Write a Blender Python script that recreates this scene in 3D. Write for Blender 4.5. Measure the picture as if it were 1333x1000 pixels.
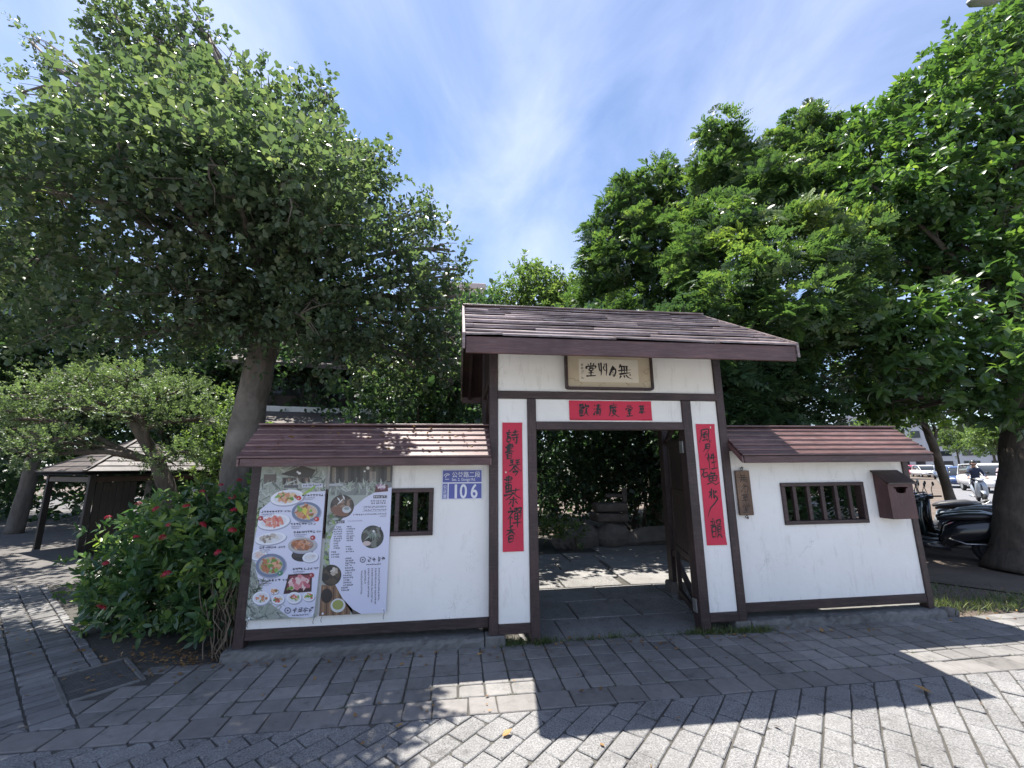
import bpy, bmesh, math, random
import numpy as np
from mathutils import Vector, Matrix
rad = math.radians
scene = bpy.context.scene
for o in list(bpy.data.objects):
    bpy.data.objects.remove(o, do_unlink=True)
COL = scene.collection

# ------------------------------------------------------------------ camera
CAM_H = 1.65
CM = np.array([[0.99194966, -0.12637208, -0.00812188],
               [0.01673079, 0.19436203, -0.98078718],
               [0.12552270, 0.97275562, 0.19491165]])   # rows: right, down, forward
cam = bpy.data.cameras.new('camera')
cam.sensor_width = 36.0
cam.lens = 540.0 / 1333.0 * 36.0
cam.clip_start = 0.05
cam.clip_end = 2000.0
cam_o = bpy.data.objects.new('camera', cam)
COL.objects.link(cam_o)
r_, u_, f_ = CM[0], -CM[1], CM[2]
cam_o.matrix_world = Matrix(((r_[0], u_[0], -f_[0], 0), (r_[1], u_[1], -f_[1], 0), (r_[2], u_[2], -f_[2], CAM_H), (0, 0, 0, 1)))
scene.camera = cam_o

# ------------------------------------------------------------------ sky, sun, exposure
SUN_DIR = Vector((-0.190, 0.240, 1.0)).normalized()      # towards the sun, behind the gate and a little left
SUN_EL = math.asin(SUN_DIR.z)
SUN_AZ = math.atan2(SUN_DIR.x, SUN_DIR.y)                # from +Y towards +X
world = bpy.data.worlds.new('World')
scene.world = world
world.use_nodes = True
wt = world.node_tree
wt.nodes.clear()
def N(t, typ, **kw):
    n = t.nodes.new(typ)
    for k, v in kw.items():
        setattr(n, k, v)
    return n
w_out = N(wt, 'ShaderNodeOutputWorld')
w_bg = N(wt, 'ShaderNodeBackground')
w_bg.inputs['Strength'].default_value = 0.085
sky = N(wt, 'ShaderNodeTexSky', sky_type='NISHITA')
sky.sun_disc = False
sky.sun_elevation = SUN_EL
sky.sun_rotation = SUN_AZ
sky.altitude = 0
sky.air_density = 1.0
sky.dust_density = 0.3
sky.ozone_density = 4.0
# thin high cloud over the whole dome: noise on the direction projected to a flat layer
tc = N(wt, 'ShaderNodeTexCoord')
sep = N(wt, 'ShaderNodeSeparateXYZ')
wt.links.new(tc.outputs['Generated'], sep.inputs[0])
zc = N(wt, 'ShaderNodeMath', operation='MAXIMUM'); zc.inputs[1].default_value = 0.0
wt.links.new(sep.outputs['Z'], zc.inputs[0])
za = N(wt, 'ShaderNodeMath', operation='ADD'); za.inputs[1].default_value = 0.12
wt.links.new(zc.outputs[0], za.inputs[0])
dx = N(wt, 'ShaderNodeMath', operation='DIVIDE'); dy = N(wt, 'ShaderNodeMath', operation='DIVIDE')
wt.links.new(sep.outputs['X'], dx.inputs[0]); wt.links.new(za.outputs[0], dx.inputs[1])
wt.links.new(sep.outputs['Y'], dy.inputs[0]); wt.links.new(za.outputs[0], dy.inputs[1])
cmb = N(wt, 'ShaderNodeCombineXYZ')
wt.links.new(dx.outputs[0], cmb.inputs[0]); wt.links.new(dy.outputs[0], cmb.inputs[1])
mp = N(wt, 'ShaderNodeMapping')
mp.inputs['Location'].default_value = (3.3, 1.1, 0.0)
mp.inputs['Rotation'].default_value = (0, 0, rad(25))
mp.inputs['Scale'].default_value = (1.5, 0.85, 1.0)
wt.links.new(cmb.outputs[0], mp.inputs[0])
nz = N(wt, 'ShaderNodeTexNoise')
nz.inputs['Scale'].default_value = 1.5; nz.inputs['Detail'].default_value = 5.0
nz.inputs['Roughness'].default_value = 0.5; nz.inputs['Distortion'].default_value = 0.6
wt.links.new(mp.outputs[0], nz.inputs['Vector'])
nz.inputs['Lacunarity'].default_value = 2.3
nz2 = N(wt, 'ShaderNodeTexNoise')
nz2.inputs['Scale'].default_value = 0.55; nz2.inputs['Detail'].default_value = 3.0
wt.links.new(mp.outputs[0], nz2.inputs['Vector'])
nm = N(wt, 'ShaderNodeMath', operation='ADD')
wt.links.new(nz.outputs['Fac'], nm.inputs[0]); wt.links.new(nz2.outputs['Fac'], nm.inputs[1])
ramp = N(wt, 'ShaderNodeValToRGB')
ramp.color_ramp.interpolation = 'EASE'
ramp.color_ramp.elements[0].position = 0.30; ramp.color_ramp.elements[0].color = (0, 0, 0, 1)
ramp.color_ramp.elements[1].position = 0.76; ramp.color_ramp.elements[1].color = (1, 1, 1, 1)
nh = N(wt, 'ShaderNodeMath', operation='MULTIPLY'); nh.inputs[1].default_value = 0.5
wt.links.new(nm.outputs[0], nh.inputs[0]); wt.links.new(nh.outputs[0], ramp.inputs[0])
cf = N(wt, 'ShaderNodeMath', operation='MULTIPLY'); cf.inputs[1].default_value = 0.5
wt.links.new(ramp.outputs[0], cf.inputs[0])
wmix = N(wt, 'ShaderNodeMixRGB')
wmix.inputs['Color2'].default_value = (7.0, 7.3, 9.6, 1)
wt.links.new(cf.outputs[0], wmix.inputs['Fac'])
wt.links.new(sky.outputs[0], wmix.inputs['Color1'])
wt.links.new(wmix.outputs[0], w_bg.inputs['Color'])
wt.links.new(w_bg.outputs[0], w_out.inputs['Surface'])

sun = bpy.data.lights.new('sun', 'SUN')
sun.energy = 5.0
sun.angle = rad(0.53)
sun.color = (1.0, 0.95, 0.88)
sun_o = bpy.data.objects.new('sun', sun)
COL.objects.link(sun_o)
sun_o.rotation_euler = SUN_DIR.to_track_quat('Z', 'Y').to_euler()
sun_o.location = (-4, 6, 25)

vs = scene.view_settings
vs.view_transform = 'Standard'; vs.look = 'None'; vs.gamma = 1.0; vs.use_curve_mapping = False
vs.exposure = 1.32
scene.render.film_transparent = False
cy = scene.cycles
cy.use_denoising = True
cy.max_bounces = 7; cy.diffuse_bounces = 4; cy.glossy_bounces = 3; cy.transmission_bounces = 5; cy.transparent_max_bounces = 6
cy.caustics_reflective = False; cy.caustics_refractive = False
cy.sample_clamp_indirect = 6.0

def cam_px(p):
    v = CM @ (np.asarray(p, float) - np.array([0, 0, CAM_H]))
    if v[2] <= 0.05:
        return None
    return v[0] / v[2] * 540 + 666.5, v[1] / v[2] * 540 + 500
def in_frame(p, m=0):
    q = cam_px(p)
    return q is not None and -m <= q[0] <= 1333 + m and -m <= q[1] <= 1000 + m

# ------------------------------------------------------------------ materials
MATS = {}
def new_mat(name):
    m = bpy.data.materials.new(name); m.use_nodes = True
    MATS[name] = m
    t = m.node_tree
    return m, t, t.nodes['Principled BSDF']
def mixrgb(t, fac, a, b, blend='MIX'):
    n = N(t, 'ShaderNodeMixRGB', blend_type=blend)
    for sock, v in ((n.inputs['Fac'], fac), (n.inputs['Color1'], a), (n.inputs['Color2'], b)):
        if hasattr(v, 'is_output') or isinstance(v, bpy.types.NodeSocket):
            t.links.new(v, sock)
        elif isinstance(v, (tuple, list)):
            sock.default_value = (*v[:3], 1)
        else:
            sock.default_value = v
    return n.outputs[0]
def noise(t, scale, detail=4, rough=0.55, vec=None, stretch=None):
    tcn = N(t, 'ShaderNodeTexCoord')
    v = vec if vec is not None else tcn.outputs['Object']
    if stretch:
        m = N(t, 'ShaderNodeMapping'); m.inputs['Scale'].default_value = stretch
        t.links.new(v, m.inputs[0]); v = m.outputs[0]
    n = N(t, 'ShaderNodeTexNoise')
    n.inputs['Scale'].default_value = scale; n.inputs['Detail'].default_value = detail; n.inputs['Roughness'].default_value = rough
    t.links.new(v, n.inputs['Vector'])
    return n.outputs['Fac']
def ramp2(t, fac, p0, p1, c0=(0, 0, 0), c1=(1, 1, 1)):
    r = N(t, 'ShaderNodeValToRGB')
    r.color_ramp.elements[0].position = p0; r.color_ramp.elements[0].color = (*c0, 1)
    r.color_ramp.elements[1].position = p1; r.color_ramp.elements[1].color = (*c1, 1)
    t.links.new(fac, r.inputs[0])
    return r.outputs[0]
def bump(t, b, h, strength=0.3, dist=0.01):
    n = N(t, 'ShaderNodeBump'); n.inputs['Strength'].default_value = strength; n.inputs['Distance'].default_value = dist
    t.links.new(h, n.inputs['Height']); t.links.new(n.outputs[0], b.inputs['Normal'])
def piece_random(t):
    oi = N(t, 'ShaderNodeObjectInfo'); ge = N(t, 'ShaderNodeNewGeometry')
    a = N(t, 'ShaderNodeMath', operation='ADD')
    t.links.new(oi.outputs['Random'], a.inputs[0]); t.links.new(ge.outputs['Random Per Island'], a.inputs[1])
    f = N(t, 'ShaderNodeMath', operation='FRACT'); t.links.new(a.outputs[0], f.inputs[0])
    return f.outputs[0]
def world_pos(t):
    g = N(t, 'ShaderNodeNewGeometry')
    return g.outputs['Position']

def plain(name, c, rough=0.6, var=0.12, scale=6, metal=0.0, bs=0.1, spec=0.5, coat=0.0):
    m, t, b = new_mat(name)
    n = noise(t, scale, 5, 0.6, vec=world_pos(t))
    col = mixrgb(t, n, tuple(x * (1 - var * 1.6) for x in c), tuple(min(1, x * (1 + var * 1.6)) for x in c))
    t.links.new(col, b.inputs['Base Color'])
    b.inputs['Roughness'].default_value = rough; b.inputs['Metallic'].default_value = metal
    b.inputs['Specular IOR Level'].default_value = spec
    b.inputs['Coat Weight'].default_value = coat
    if bs:
        bump(t, b, noise(t, scale * 6, 5, 0.6, vec=world_pos(t)), bs, 0.01)
    return m

def wood(name, c0, c1, rough=0.55, piecevar=0.3, stretch=(1.2, 14, 14), weather_sheen=None):
    m, t, b = new_mat(name)
    pos = world_pos(t)
    g = noise(t, 5, 7, 0.72, vec=pos, stretch=stretch)
    col = mixrgb(t, ramp2(t, g, 0.36, 0.66), tuple(x * 0.8 for x in c0), tuple(x * 1.2 for x in c1))
    big = noise(t, 2.3, 3, 0.5, vec=pos)
    col = mixrgb(t, ramp2(t, big, 0.35, 0.7), col, tuple(x * 0.72 for x in c0))
    if weather_sheen:
        w = noise(t, 9, 6, 0.7, vec=pos, stretch=(0.6, 6, 6))
        col = mixrgb(t, ramp2(t, w, 0.5, 0.75), col, weather_sheen)
    pr = piece_random(t)
    mul = N(t, 'ShaderNodeMapRange'); mul.inputs[3].default_value = 1 - piecevar; mul.inputs[4].default_value = 1 + piecevar
    t.links.new(pr, mul.inputs[0])
    col = mixrgb(t, 1.0, col, mul.outputs[0], 'MULTIPLY')
    t.links.new(col, b.inputs['Base Color'])
    b.inputs['Roughness'].default_value = rough
    bump(t, b, g, 0.6, 0.006)
    return m

W_BROWN = wood('dark_stained_wood', (0.034, 0.0195, 0.019), (0.064, 0.036, 0.034), 0.55, 0.15, (14, 14, 1.2), weather_sheen=(0.075, 0.055, 0.052))
W_BEAM = wood('dark_stained_beam', (0.036, 0.0205, 0.020), (0.070, 0.039, 0.037), 0.55, 0.15, weather_sheen=(0.08, 0.058, 0.055))
W_FASCIA = wood('fascia_wood', (0.075, 0.038, 0.036), (0.13, 0.066, 0.062), 0.5, 0.12, (1.0, 20, 20), weather_sheen=(0.11, 0.08, 0.08))
W_ROOF = wood('roof_board_wood', (0.105, 0.054, 0.051), (0.205, 0.112, 0.105), 0.45, 0.22, (1.0, 16, 16), weather_sheen=(0.2, 0.15, 0.15))
W_ROOF2 = wood('gate_shingle_wood', (0.14, 0.10, 0.096), (0.29, 0.225, 0.215), 0.38, 0.28, (1.0, 16, 16), weather_sheen=(0.46, 0.42, 0.425))  # pale streaks put the silvery sunlit sheen into the shingle colour
W_DOOR = wood('door_wood', (0.03, 0.017, 0.016), (0.062, 0.034, 0.03), 0.45, 0.2, (14, 14, 1.2))
W_PLQ = wood('weathered_plaque_wood', (0.15, 0.09, 0.055), (0.36, 0.23, 0.15), 0.7, 0.05, (9, 9, 1.6), weather_sheen=(0.10, 0.075, 0.06))
W_GREY = wood('grey_old_wood', (0.09, 0.075, 0.065), (0.18, 0.15, 0.13), 0.75, 0.2)

def plaster():
    m, t, b = new_mat('white_plaster')
    pos = world_pos(t)
    n = noise(t, 1.6, 6, 0.65, vec=pos)
    col = mixrgb(t, ramp2(t, n, 0.35, 0.75), (0.87, 0.855, 0.815), (0.80, 0.785, 0.745))
    st = noise(t, 5, 7, 0.7, vec=pos, stretch=(2.5, 2.5, 0.55))
    col = mixrgb(t, ramp2(t, st, 0.56, 0.80), col, (0.62, 0.605, 0.56))
    run = noise(t, 3.2, 6, 0.72, vec=pos, stretch=(4, 4, 0.5))
    col = mixrgb(t, ramp2(t, run, 0.58, 0.86), col, (0.70, 0.685, 0.64))
    vor = N(t, 'ShaderNodeTexVoronoi', feature='DISTANCE_TO_EDGE'); vor.inputs['Scale'].default_value = 1.9
    wv = noise(t, 6, 4, 0.6, vec=pos)
    wmx = N(t, 'ShaderNodeVectorMath', operation='ADD'); t.links.new(pos, wmx.inputs[0])
    cw = N(t, 'ShaderNodeCombineXYZ'); t.links.new(wv, cw.inputs[0]); t.links.new(wv, cw.inputs[2]); t.links.new(cw.outputs[0], wmx.inputs[1])
    t.links.new(wmx.outputs[0], vor.inputs['Vector'])
    crk = N(t, 'ShaderNodeMath', operation='LESS_THAN'); crk.inputs[1].default_value = 0.0035; t.links.new(vor.outputs['Distance'], crk.inputs[0])
    msk = N(t, 'ShaderNodeMath', operation='MULTIPLY'); t.links.new(crk.outputs[0], msk.inputs[0]); t.links.new(ramp2(t, noise(t, 1.1, 3, 0.5, vec=pos), 0.54, 0.62), msk.inputs[1])
    m2 = N(t, 'ShaderNodeMath', operation='MULTIPLY'); m2.inputs[1].default_value = 0.55; t.links.new(msk.outputs[0], m2.inputs[0])
    col = mixrgb(t, m2.outputs[0], col, (0.45, 0.44, 0.42))
    t.links.new(col, b.inputs['Base Color'])
    b.inputs['Roughness'].default_value = 0.85
    bump(t, b, noise(t, 16, 7, 0.65, vec=pos), 0.5, 0.008)
    return m
PLASTER = plaster()

def paver_mat(name, c0, c1, speck=None, speck_scale=140, rough=0.85, piecevar=0.22, dirt=(0.07, 0.066, 0.06)):
    m, t, b = new_mat(name)
    pos = world_pos(t)
    pr = piece_random(t)
    col = mixrgb(t, pr, c0, c1)
    if speck:
        s = noise(t, speck_scale, 2, 0.7, vec=pos)
        col = mixrgb(t, ramp2(t, s, 0.42, 0.60), col, speck)
        s2 = noise(t, speck_scale * 0.8, 2, 0.7, vec=pos, stretch=(1.1, 1.3, 1))
        col = mixrgb(t, ramp2(t, s2, 0.60, 0.70), col, tuple(x * 0.4 for x in c0))
    big = noise(t, 1.3, 5, 0.6, vec=pos)
    col = mixrgb(t, ramp2(t, big, 0.42, 0.78), col, mixrgb(t, 0.55, col, dirt))
    blot = noise(t, 5.5, 5, 0.7, vec=pos)
    col = mixrgb(t, ramp2(t, blot, 0.56, 0.74), col, mixrgb(t, 0.6, col, tuple(x * 0.55 for x in dirt)))
    gum = noise(t, 31, 1, 0.4, vec=pos)
    col = mixrgb(t, ramp2(t, gum, 0.76, 0.79), col, dirt)
    fine = noise(t, 14, 6, 0.65, vec=pos)
    mr = N(t, 'ShaderNodeMapRange'); mr.inputs[3].default_value = 1 - piecevar; mr.inputs[4].default_value = 1 + piecevar
    t.links.new(fine, mr.inputs[0])
    col = mixrgb(t, 1.0, col, mr.outputs[0], 'MULTIPLY')
    t.links.new(col, b.inputs['Base Color'])
    b.inputs['Roughness'].default_value = rough
    b.inputs['Specular IOR Level'].default_value = 0.35
    bump(t, b, noise(t, 90, 4, 0.7, vec=pos), 0.45, 0.004)
    return m
P_STONE = paver_mat('grey_stone_paver', (0.152, 0.146, 0.138), (0.232, 0.223, 0.212), piecevar=0.34)
P_EDGE = paver_mat('pink_brown_paver', (0.15, 0.141, 0.133), (0.215, 0.203, 0.192), piecevar=0.3)
P_GRAN = paver_mat('speckled_granite_paver', (0.118, 0.117, 0.116), (0.172, 0.17, 0.167), speck=(0.255, 0.252, 0.247), speck_scale=95)
P_SIDE = paver_mat('side_path_paver', (0.135, 0.132, 0.13), (0.21, 0.206, 0.202))
P_SLAB = paver_mat('stone_slab', (0.14, 0.137, 0.132), (0.23, 0.222, 0.212), speck=(0.27, 0.265, 0.255), speck_scale=80)
P_JOINT = plain('joint_soil', (0.062, 0.058, 0.05), 0.95, 0.35, 9, bs=0.5)
CONCRETE = paver_mat('old_concrete', (0.12, 0.117, 0.11), (0.2, 0.195, 0.185), piecevar=0.5)
BOUNCE_C = paver_mat('bounce_concrete', (0.36, 0.355, 0.345), (0.42, 0.415, 0.40), piecevar=0.12)
SOIL = plain('soil', (0.115, 0.09, 0.07), 0.95, 0.4, 1.2, bs=0.8)
SOIL_D = plain('shaded_path', (0.11, 0.103, 0.097), 0.95, 0.3, 1.6, bs=0.6)
ASPHALT = plain('asphalt', (0.16, 0.16, 0.165), 0.85, 0.15, 3, bs=0.4)
ROCK = plain('rock', (0.15, 0.135, 0.12), 0.9, 0.4, 5, bs=0.9)
BLACK = plain('black_plastic', (0.02, 0.02, 0.022), 0.35, 0.2, 8, bs=0.05)
RUBBER = plain('tyre_rubber', (0.02, 0.02, 0.02), 0.8, 0.2, 8, bs=0.1)
DARKMET = plain('dark_metal', (0.05, 0.05, 0.052), 0.5, 0.3, 20, metal=0.7, bs=0.2)
COVER = plain('weathered_cover_metal', (0.10, 0.097, 0.092), 0.7, 0.35, 12, metal=0.2, bs=0.4)
STEEL = plain('galvanised_steel', (0.5, 0.5, 0.5), 0.45, 0.3, 30, metal=0.9, bs=0.2)
INK = plain('brush_ink', (0.012, 0.011, 0.013), 0.5, 0.1, 20, bs=0)
RED = plain('red_paper', (0.56, 0.022, 0.060), 0.6, 0.16, 2.2, bs=0.35)
CREAM = plain('cream_silk_mount', (0.50, 0.42, 0.30), 0.7, 0.16, 4, bs=0.1)
PAPER = plain('aged_paper', (0.66, 0.60, 0.49), 0.75, 0.08, 5, bs=0.08)
STAIN = plain('water_stain', (0.34, 0.26, 0.16), 0.75, 0.1, 9, bs=0)
SIGNBLUE = plain('sign_blue', (0.085, 0.105, 0.36), 0.4, 0.08, 9, bs=0)
SIGNWHITE = plain('sign_white', (0.72, 0.73, 0.78), 0.4, 0.04, 9, bs=0)
GLASSD = plain('dark_glass', (0.03, 0.035, 0.04), 0.06, 0.1, 2, bs=0)
SKIN = plain('skin', (0.42, 0.25, 0.18), 0.55, 0.06, 9, bs=0)

def bark(name, c0, c1, sc=3.0):
    m, t, b = new_mat(name)
    pos = world_pos(t)
    n = noise(t, sc, 7, 0.7, vec=pos, stretch=(3, 3, 0.8))
    col = mixrgb(t, ramp2(t, n, 0.32, 0.7), c0, c1)
    l = noise(t, 1.7, 4, 0.6, vec=pos)
    col = mixrgb(t, ramp2(t, l, 0.52, 0.72), col, tuple(x * 1.5 for x in c1))
    t.links.new(col, b.inputs['Base Color']); b.inputs['Roughness'].default_value = 0.9
    bump(t, b, n, 0.9, 0.03)
    return m
BARK = bark('grey_bark', (0.085, 0.072, 0.06), (0.17, 0.15, 0.128))
BARK_D = bark('dark_bark', (0.05, 0.04, 0.03), (0.11, 0.088, 0.068))
BARK_P = bark('pale_bark', (0.09, 0.075, 0.06), (0.22, 0.19, 0.16))

def leaf_mat(name, dark, mid, young, trans=0.35, rough=0.42, young_at=0.86, spec=0.45, tint=(1.55, 1.75, 0.95)):
    m, t, b = new_mat(name)
    at = N(t, 'ShaderNodeAttribute'); at.attribute_name = 'tone'
    ge = N(t, 'ShaderNodeNewGeometry')
    a = N(t, 'ShaderNodeMath', operation='MULTIPLY_ADD'); a.inputs[1].default_value = 0.42
    t.links.new(ge.outputs['Random Per Island'], a.inputs[0]); 
    sc = N(t, 'ShaderNodeMath', operation='MULTIPLY'); sc.inputs[1].default_value = 0.66
    t.links.new(at.outputs['Fac'], sc.inputs[0]); t.links.new(sc.outputs[0], a.inputs[2])
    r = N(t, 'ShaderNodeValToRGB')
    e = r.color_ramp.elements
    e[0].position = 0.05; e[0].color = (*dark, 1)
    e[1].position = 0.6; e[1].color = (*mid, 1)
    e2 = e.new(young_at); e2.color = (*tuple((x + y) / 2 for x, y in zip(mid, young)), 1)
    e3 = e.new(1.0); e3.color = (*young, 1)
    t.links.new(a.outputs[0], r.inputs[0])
    t.links.new(r.outputs[0], b.inputs['Base Color'])
    b.inputs['Roughness'].default_value = rough
    b.inputs['Specular IOR Level'].default_value = spec
    tr = N(t, 'ShaderNodeBsdfTranslucent')
    tcol = mixrgb(t, 1.0, r.outputs[0], tint, 'MULTIPLY')
    t.links.new(tcol, tr.inputs['Color'])
    mx = N(t, 'ShaderNodeMixShader'); mx.inputs[0].default_value = trans
    t.links.new(b.outputs[0], mx.inputs[1]); t.links.new(tr.outputs[0], mx.inputs[2])
    t.links.new(mx.outputs[0], t.nodes['Material Output'].inputs['Surface'])
    return m
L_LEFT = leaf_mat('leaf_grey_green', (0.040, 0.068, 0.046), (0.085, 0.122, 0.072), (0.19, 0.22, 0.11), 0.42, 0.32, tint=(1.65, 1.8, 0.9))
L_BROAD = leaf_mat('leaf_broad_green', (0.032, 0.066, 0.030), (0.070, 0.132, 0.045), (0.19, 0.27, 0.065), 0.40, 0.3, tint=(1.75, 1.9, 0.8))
L_PINN = leaf_mat('leaf_pinnate_green', (0.032, 0.064, 0.034), (0.072, 0.124, 0.05), (0.21, 0.27, 0.075), 0.40, 0.36, 0.8, tint=(1.75, 1.9, 0.8))
L_BACK = leaf_mat('leaf_deep_green', (0.028, 0.055, 0.032), (0.055, 0.10, 0.048), (0.14, 0.20, 0.06), 0.34, 0.36)
L_SMALL = leaf_mat('leaf_light_green', (0.055, 0.095, 0.036), (0.12, 0.18, 0.06), (0.22, 0.26, 0.08), 0.40)
L_PINE = leaf_mat('leaf_pale_layered', (0.065, 0.10, 0.05), (0.13, 0.18, 0.09), (0.24, 0.29, 0.14), 0.32, 0.45)
L_IXORA = leaf_mat('leaf_glossy_shrub', (0.034, 0.074, 0.038), (0.068, 0.132, 0.052), (0.25, 0.34, 0.075), 0.32, 0.28, 0.82)
L_GRASS = leaf_mat('grass_blade', (0.045, 0.075, 0.025), (0.085, 0.12, 0.04), (0.2, 0.19, 0.08), 0.3, 0.5)
L_LITTER = leaf_mat('fallen_leaf', (0.10, 0.055, 0.03), (0.26, 0.15, 0.06), (0.42, 0.24, 0.07), 0.15, 0.6)
PETAL = leaf_mat('red_petal', (0.22, 0.006, 0.022), (0.40, 0.012, 0.04), (0.52, 0.04, 0.08), 0.2, 0.5)

def attr_mat():
    m, t, b = new_mat('printed_colour')
    a = N(t, 'ShaderNodeAttribute'); a.attribute_name = 'Col'
    t.links.new(a.outputs['Color'], b.inputs['Base Color'])
    b.inputs['Roughness'].default_value = 0.42
    return m
PRINT = attr_mat()

# ------------------------------------------------------------------ mesh helpers
def link(name, me, parent=None, mat=None):
    o = bpy.data.objects.new(name, me)
    COL.objects.link(o)
    if mat is not None and len(me.materials) == 0:
        me.materials.append(mat)
    if parent is not None:
        o.parent = parent
    return o
def empty(name, loc=(0, 0, 0), rz=0.0):
    o = bpy.data.objects.new(name, None)
    o.empty_display_size = 0.1
    COL.objects.link(o); o.location = loc; o.rotation_euler = (0, 0, rz)
    return o
def tag(o, label=None, cat=None, group=None, kind=None):
    if label: o['label'] = label
    if cat: o['category'] = cat
    if group: o['group'] = group
    if kind: o['kind'] = kind
    return o
def copy_tree(o, parent=None):
    c = o.copy(); COL.objects.link(c)
    if parent is not None:
        c.parent = parent
    for ch in list(o.children):
        copy_tree(ch, c)
    return c

class MB:
    def __init__(s): s.v = []; s.f = []
    def add(s, v, f):
        n = len(s.v); s.v += [tuple(p) for p in v]; s.f += [tuple(i + n for i in q) for q in f]; return s
    def box(s, x0, x1, y0, y1, z0, z1, b=0.003):
        b = min(b, (x1 - x0) * .3, (y1 - y0) * .3, (z1 - z0) * .3)
        lo = (x0, y0, z0); hi = (x1, y1, z1); c = [(lo[i] + hi[i]) / 2 for i in range(3)]
        idx = {}; v = []
        for sx in (0, 1):
            for sy in (0, 1):
                for sz in (0, 1):
                    sg = (sx, sy, sz)
                    for ax in range(3):
                        p = [0, 0, 0]
                        for k in range(3):
                            e = hi[k] if sg[k] else lo[k]
                            p[k] = e if k == ax else e + (-b if sg[k] else b)
                        idx[(sg, ax)] = len(v); v.append(tuple(p))
        f = []
        for ax in range(3):
            o1, o2 = [k for k in range(3) if k != ax]
            for sd in (0, 1):
                q = []
                for a, bb in ((0, 0), (1, 0), (1, 1), (0, 1)):
                    sg = [0, 0, 0]; sg[ax] = sd; sg[o1] = a; sg[o2] = bb
                    q.append(idx[(tuple(sg), ax)])
                f.append(q)
            for a in (0, 1):
                for bb in (0, 1):
                    s0 = [0, 0, 0]; s1 = [0, 0, 0]
                    s0[o1] = s1[o1] = a; s0[o2] = s1[o2] = bb; s0[ax] = 0; s1[ax] = 1
                    s0, s1 = tuple(s0), tuple(s1)
                    f.append([idx[(s0, o1)], idx[(s1, o1)], idx[(s1, o2)], idx[(s0, o2)]])
        for sx in (0, 1):
            for sy in (0, 1):
                for sz in (0, 1):
                    f.append([idx[((sx, sy, sz), a)] for a in range(3)])
        f = [orient(v, q, c) for q in f]
        return s.add(v, f)
    def hexa(s, pts):
        """eight corners: bottom ring 0-3, top ring 4-7"""
        c = [sum(p[k] for p in pts) / 8 for k in range(3)]
        f = [(0, 1, 2, 3), (4, 5, 6, 7), (0, 1, 5, 4), (1, 2, 6, 5), (2, 3, 7, 6), (3, 0, 4, 7)]
        return s.add(pts, [orient(pts, q, c) for q in f])
    def bar(s, a, b, w, h, up=(0, 0, 1)):
        a, b = Vector(a), Vector(b); d = (b - a).normalized()
        sd = d.cross(Vector(up))
        if sd.length < 1e-4: sd = d.cross(Vector((1, 0, 0)))
        sd.normalize(); u = sd.cross(d)
        o = [(-w / 2, -h / 2), (w / 2, -h / 2), (w / 2, h / 2), (-w / 2, h / 2)]
        return s.hexa([tuple(a + sd * i + u * j) for i, j in o] + [tuple(b + sd * i + u * j) for i, j in o])
    def tube(s, pts, radii, n=8, cap=True, jitter=0.0, rng=None):
        pts = [Vector(p) for p in pts]
        if not isinstance(radii, (list, tuple)): radii = [radii] * len(pts)
        v = []; f = []
        ref = Vector((0.31, 0.17, 0.93))
        for i, p in enumerate(pts):
            d = (pts[min(i + 1, len(pts) - 1)] - pts[max(i - 1, 0)]).normalized()
            a = d.cross(ref)
            if a.length < 1e-3: a = d.cross(Vector((1, 0, 0)))
            a.normalize(); b = d.cross(a)
            for k in range(n):
                t = 2 * math.pi * k / n
                rr = radii[i] * (1 + (rng.uniform(-jitter, jitter) if rng else 0))
                v.append(tuple(p + (a * math.cos(t) + b * math.sin(t)) * rr))
        for i in range(len(pts) - 1):
            for k in range(n):
                f.append((i * n + k, i * n + (k + 1) % n, (i + 1) * n + (k + 1) % n, (i + 1) * n + k))
        if cap:
            f.append(tuple(range(n - 1, -1, -1))); f.append(tuple((len(pts) - 1) * n + k for k in range(n)))
        return s.add(v, f)
    def loft(s, secs, n=16, pw=2.6):
        """sections along x: (x, y half width, z low, z high[, y centre])"""
        v = []; f = []
        for q in secs:
            x, hw, z0, z1 = q[:4]; yc = q[4] if len(q) > 4 else 0
            for k in range(n):
                t = 2 * math.pi * k / n
                cx, sx = math.cos(t), math.sin(t)
                v.append((x, yc + hw * math.copysign(abs(cx) ** (2 / pw), cx), (z0 + z1) / 2 + (z1 - z0) / 2 * math.copysign(abs(sx) ** (2 / pw), sx)))
        for i in range(len(secs) - 1):
            for k in range(n):
                f.append((i * n + k, i * n + (k + 1) % n, (i + 1) * n + (k + 1) % n, (i + 1) * n + k))
        f.append(tuple(range(n - 1, -1, -1))); f.append(tuple((len(secs) - 1) * n + k for k in range(n)))
        return s.add(v, f)
    def prism(s, poly, axis, d0, d1):
        """poly in the two other axes, extruded along axis from d0 to d1"""
        n = len(poly); v = []
        for d in (d0, d1):
            for p in poly:
                q = [p[0], p[1]]; q.insert(axis, d); v.append(tuple(q))
        f = [tuple(range(n)), tuple(range(2 * n - 1, n - 1, -1))] + [(i, (i + 1) % n, n + (i + 1) % n, n + i) for i in range(n)]
        return s.add(v, f)
    def torus(s, c, R, r, axis=1, n=20, m=8):
        v = []; f = []
        for i in range(n):
            a = 2 * math.pi * i / n
            for j in range(m):
                b = 2 * math.pi * j / m
                rr = R + r * math.cos(b); q = [rr * math.cos(a), rr * math.sin(a)]; q.insert(axis, r * 1.15 * math.sin(b))
                v.append(tuple(c[k] + q[k] for k in range(3)))
        for i in range(n):
            for j in range(m):
                f.append((i * m + j, ((i + 1) % n) * m + j, ((i + 1) % n) * m + (j + 1) % m, i * m + (j + 1) % m))
        return s.add(v, f)
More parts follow.
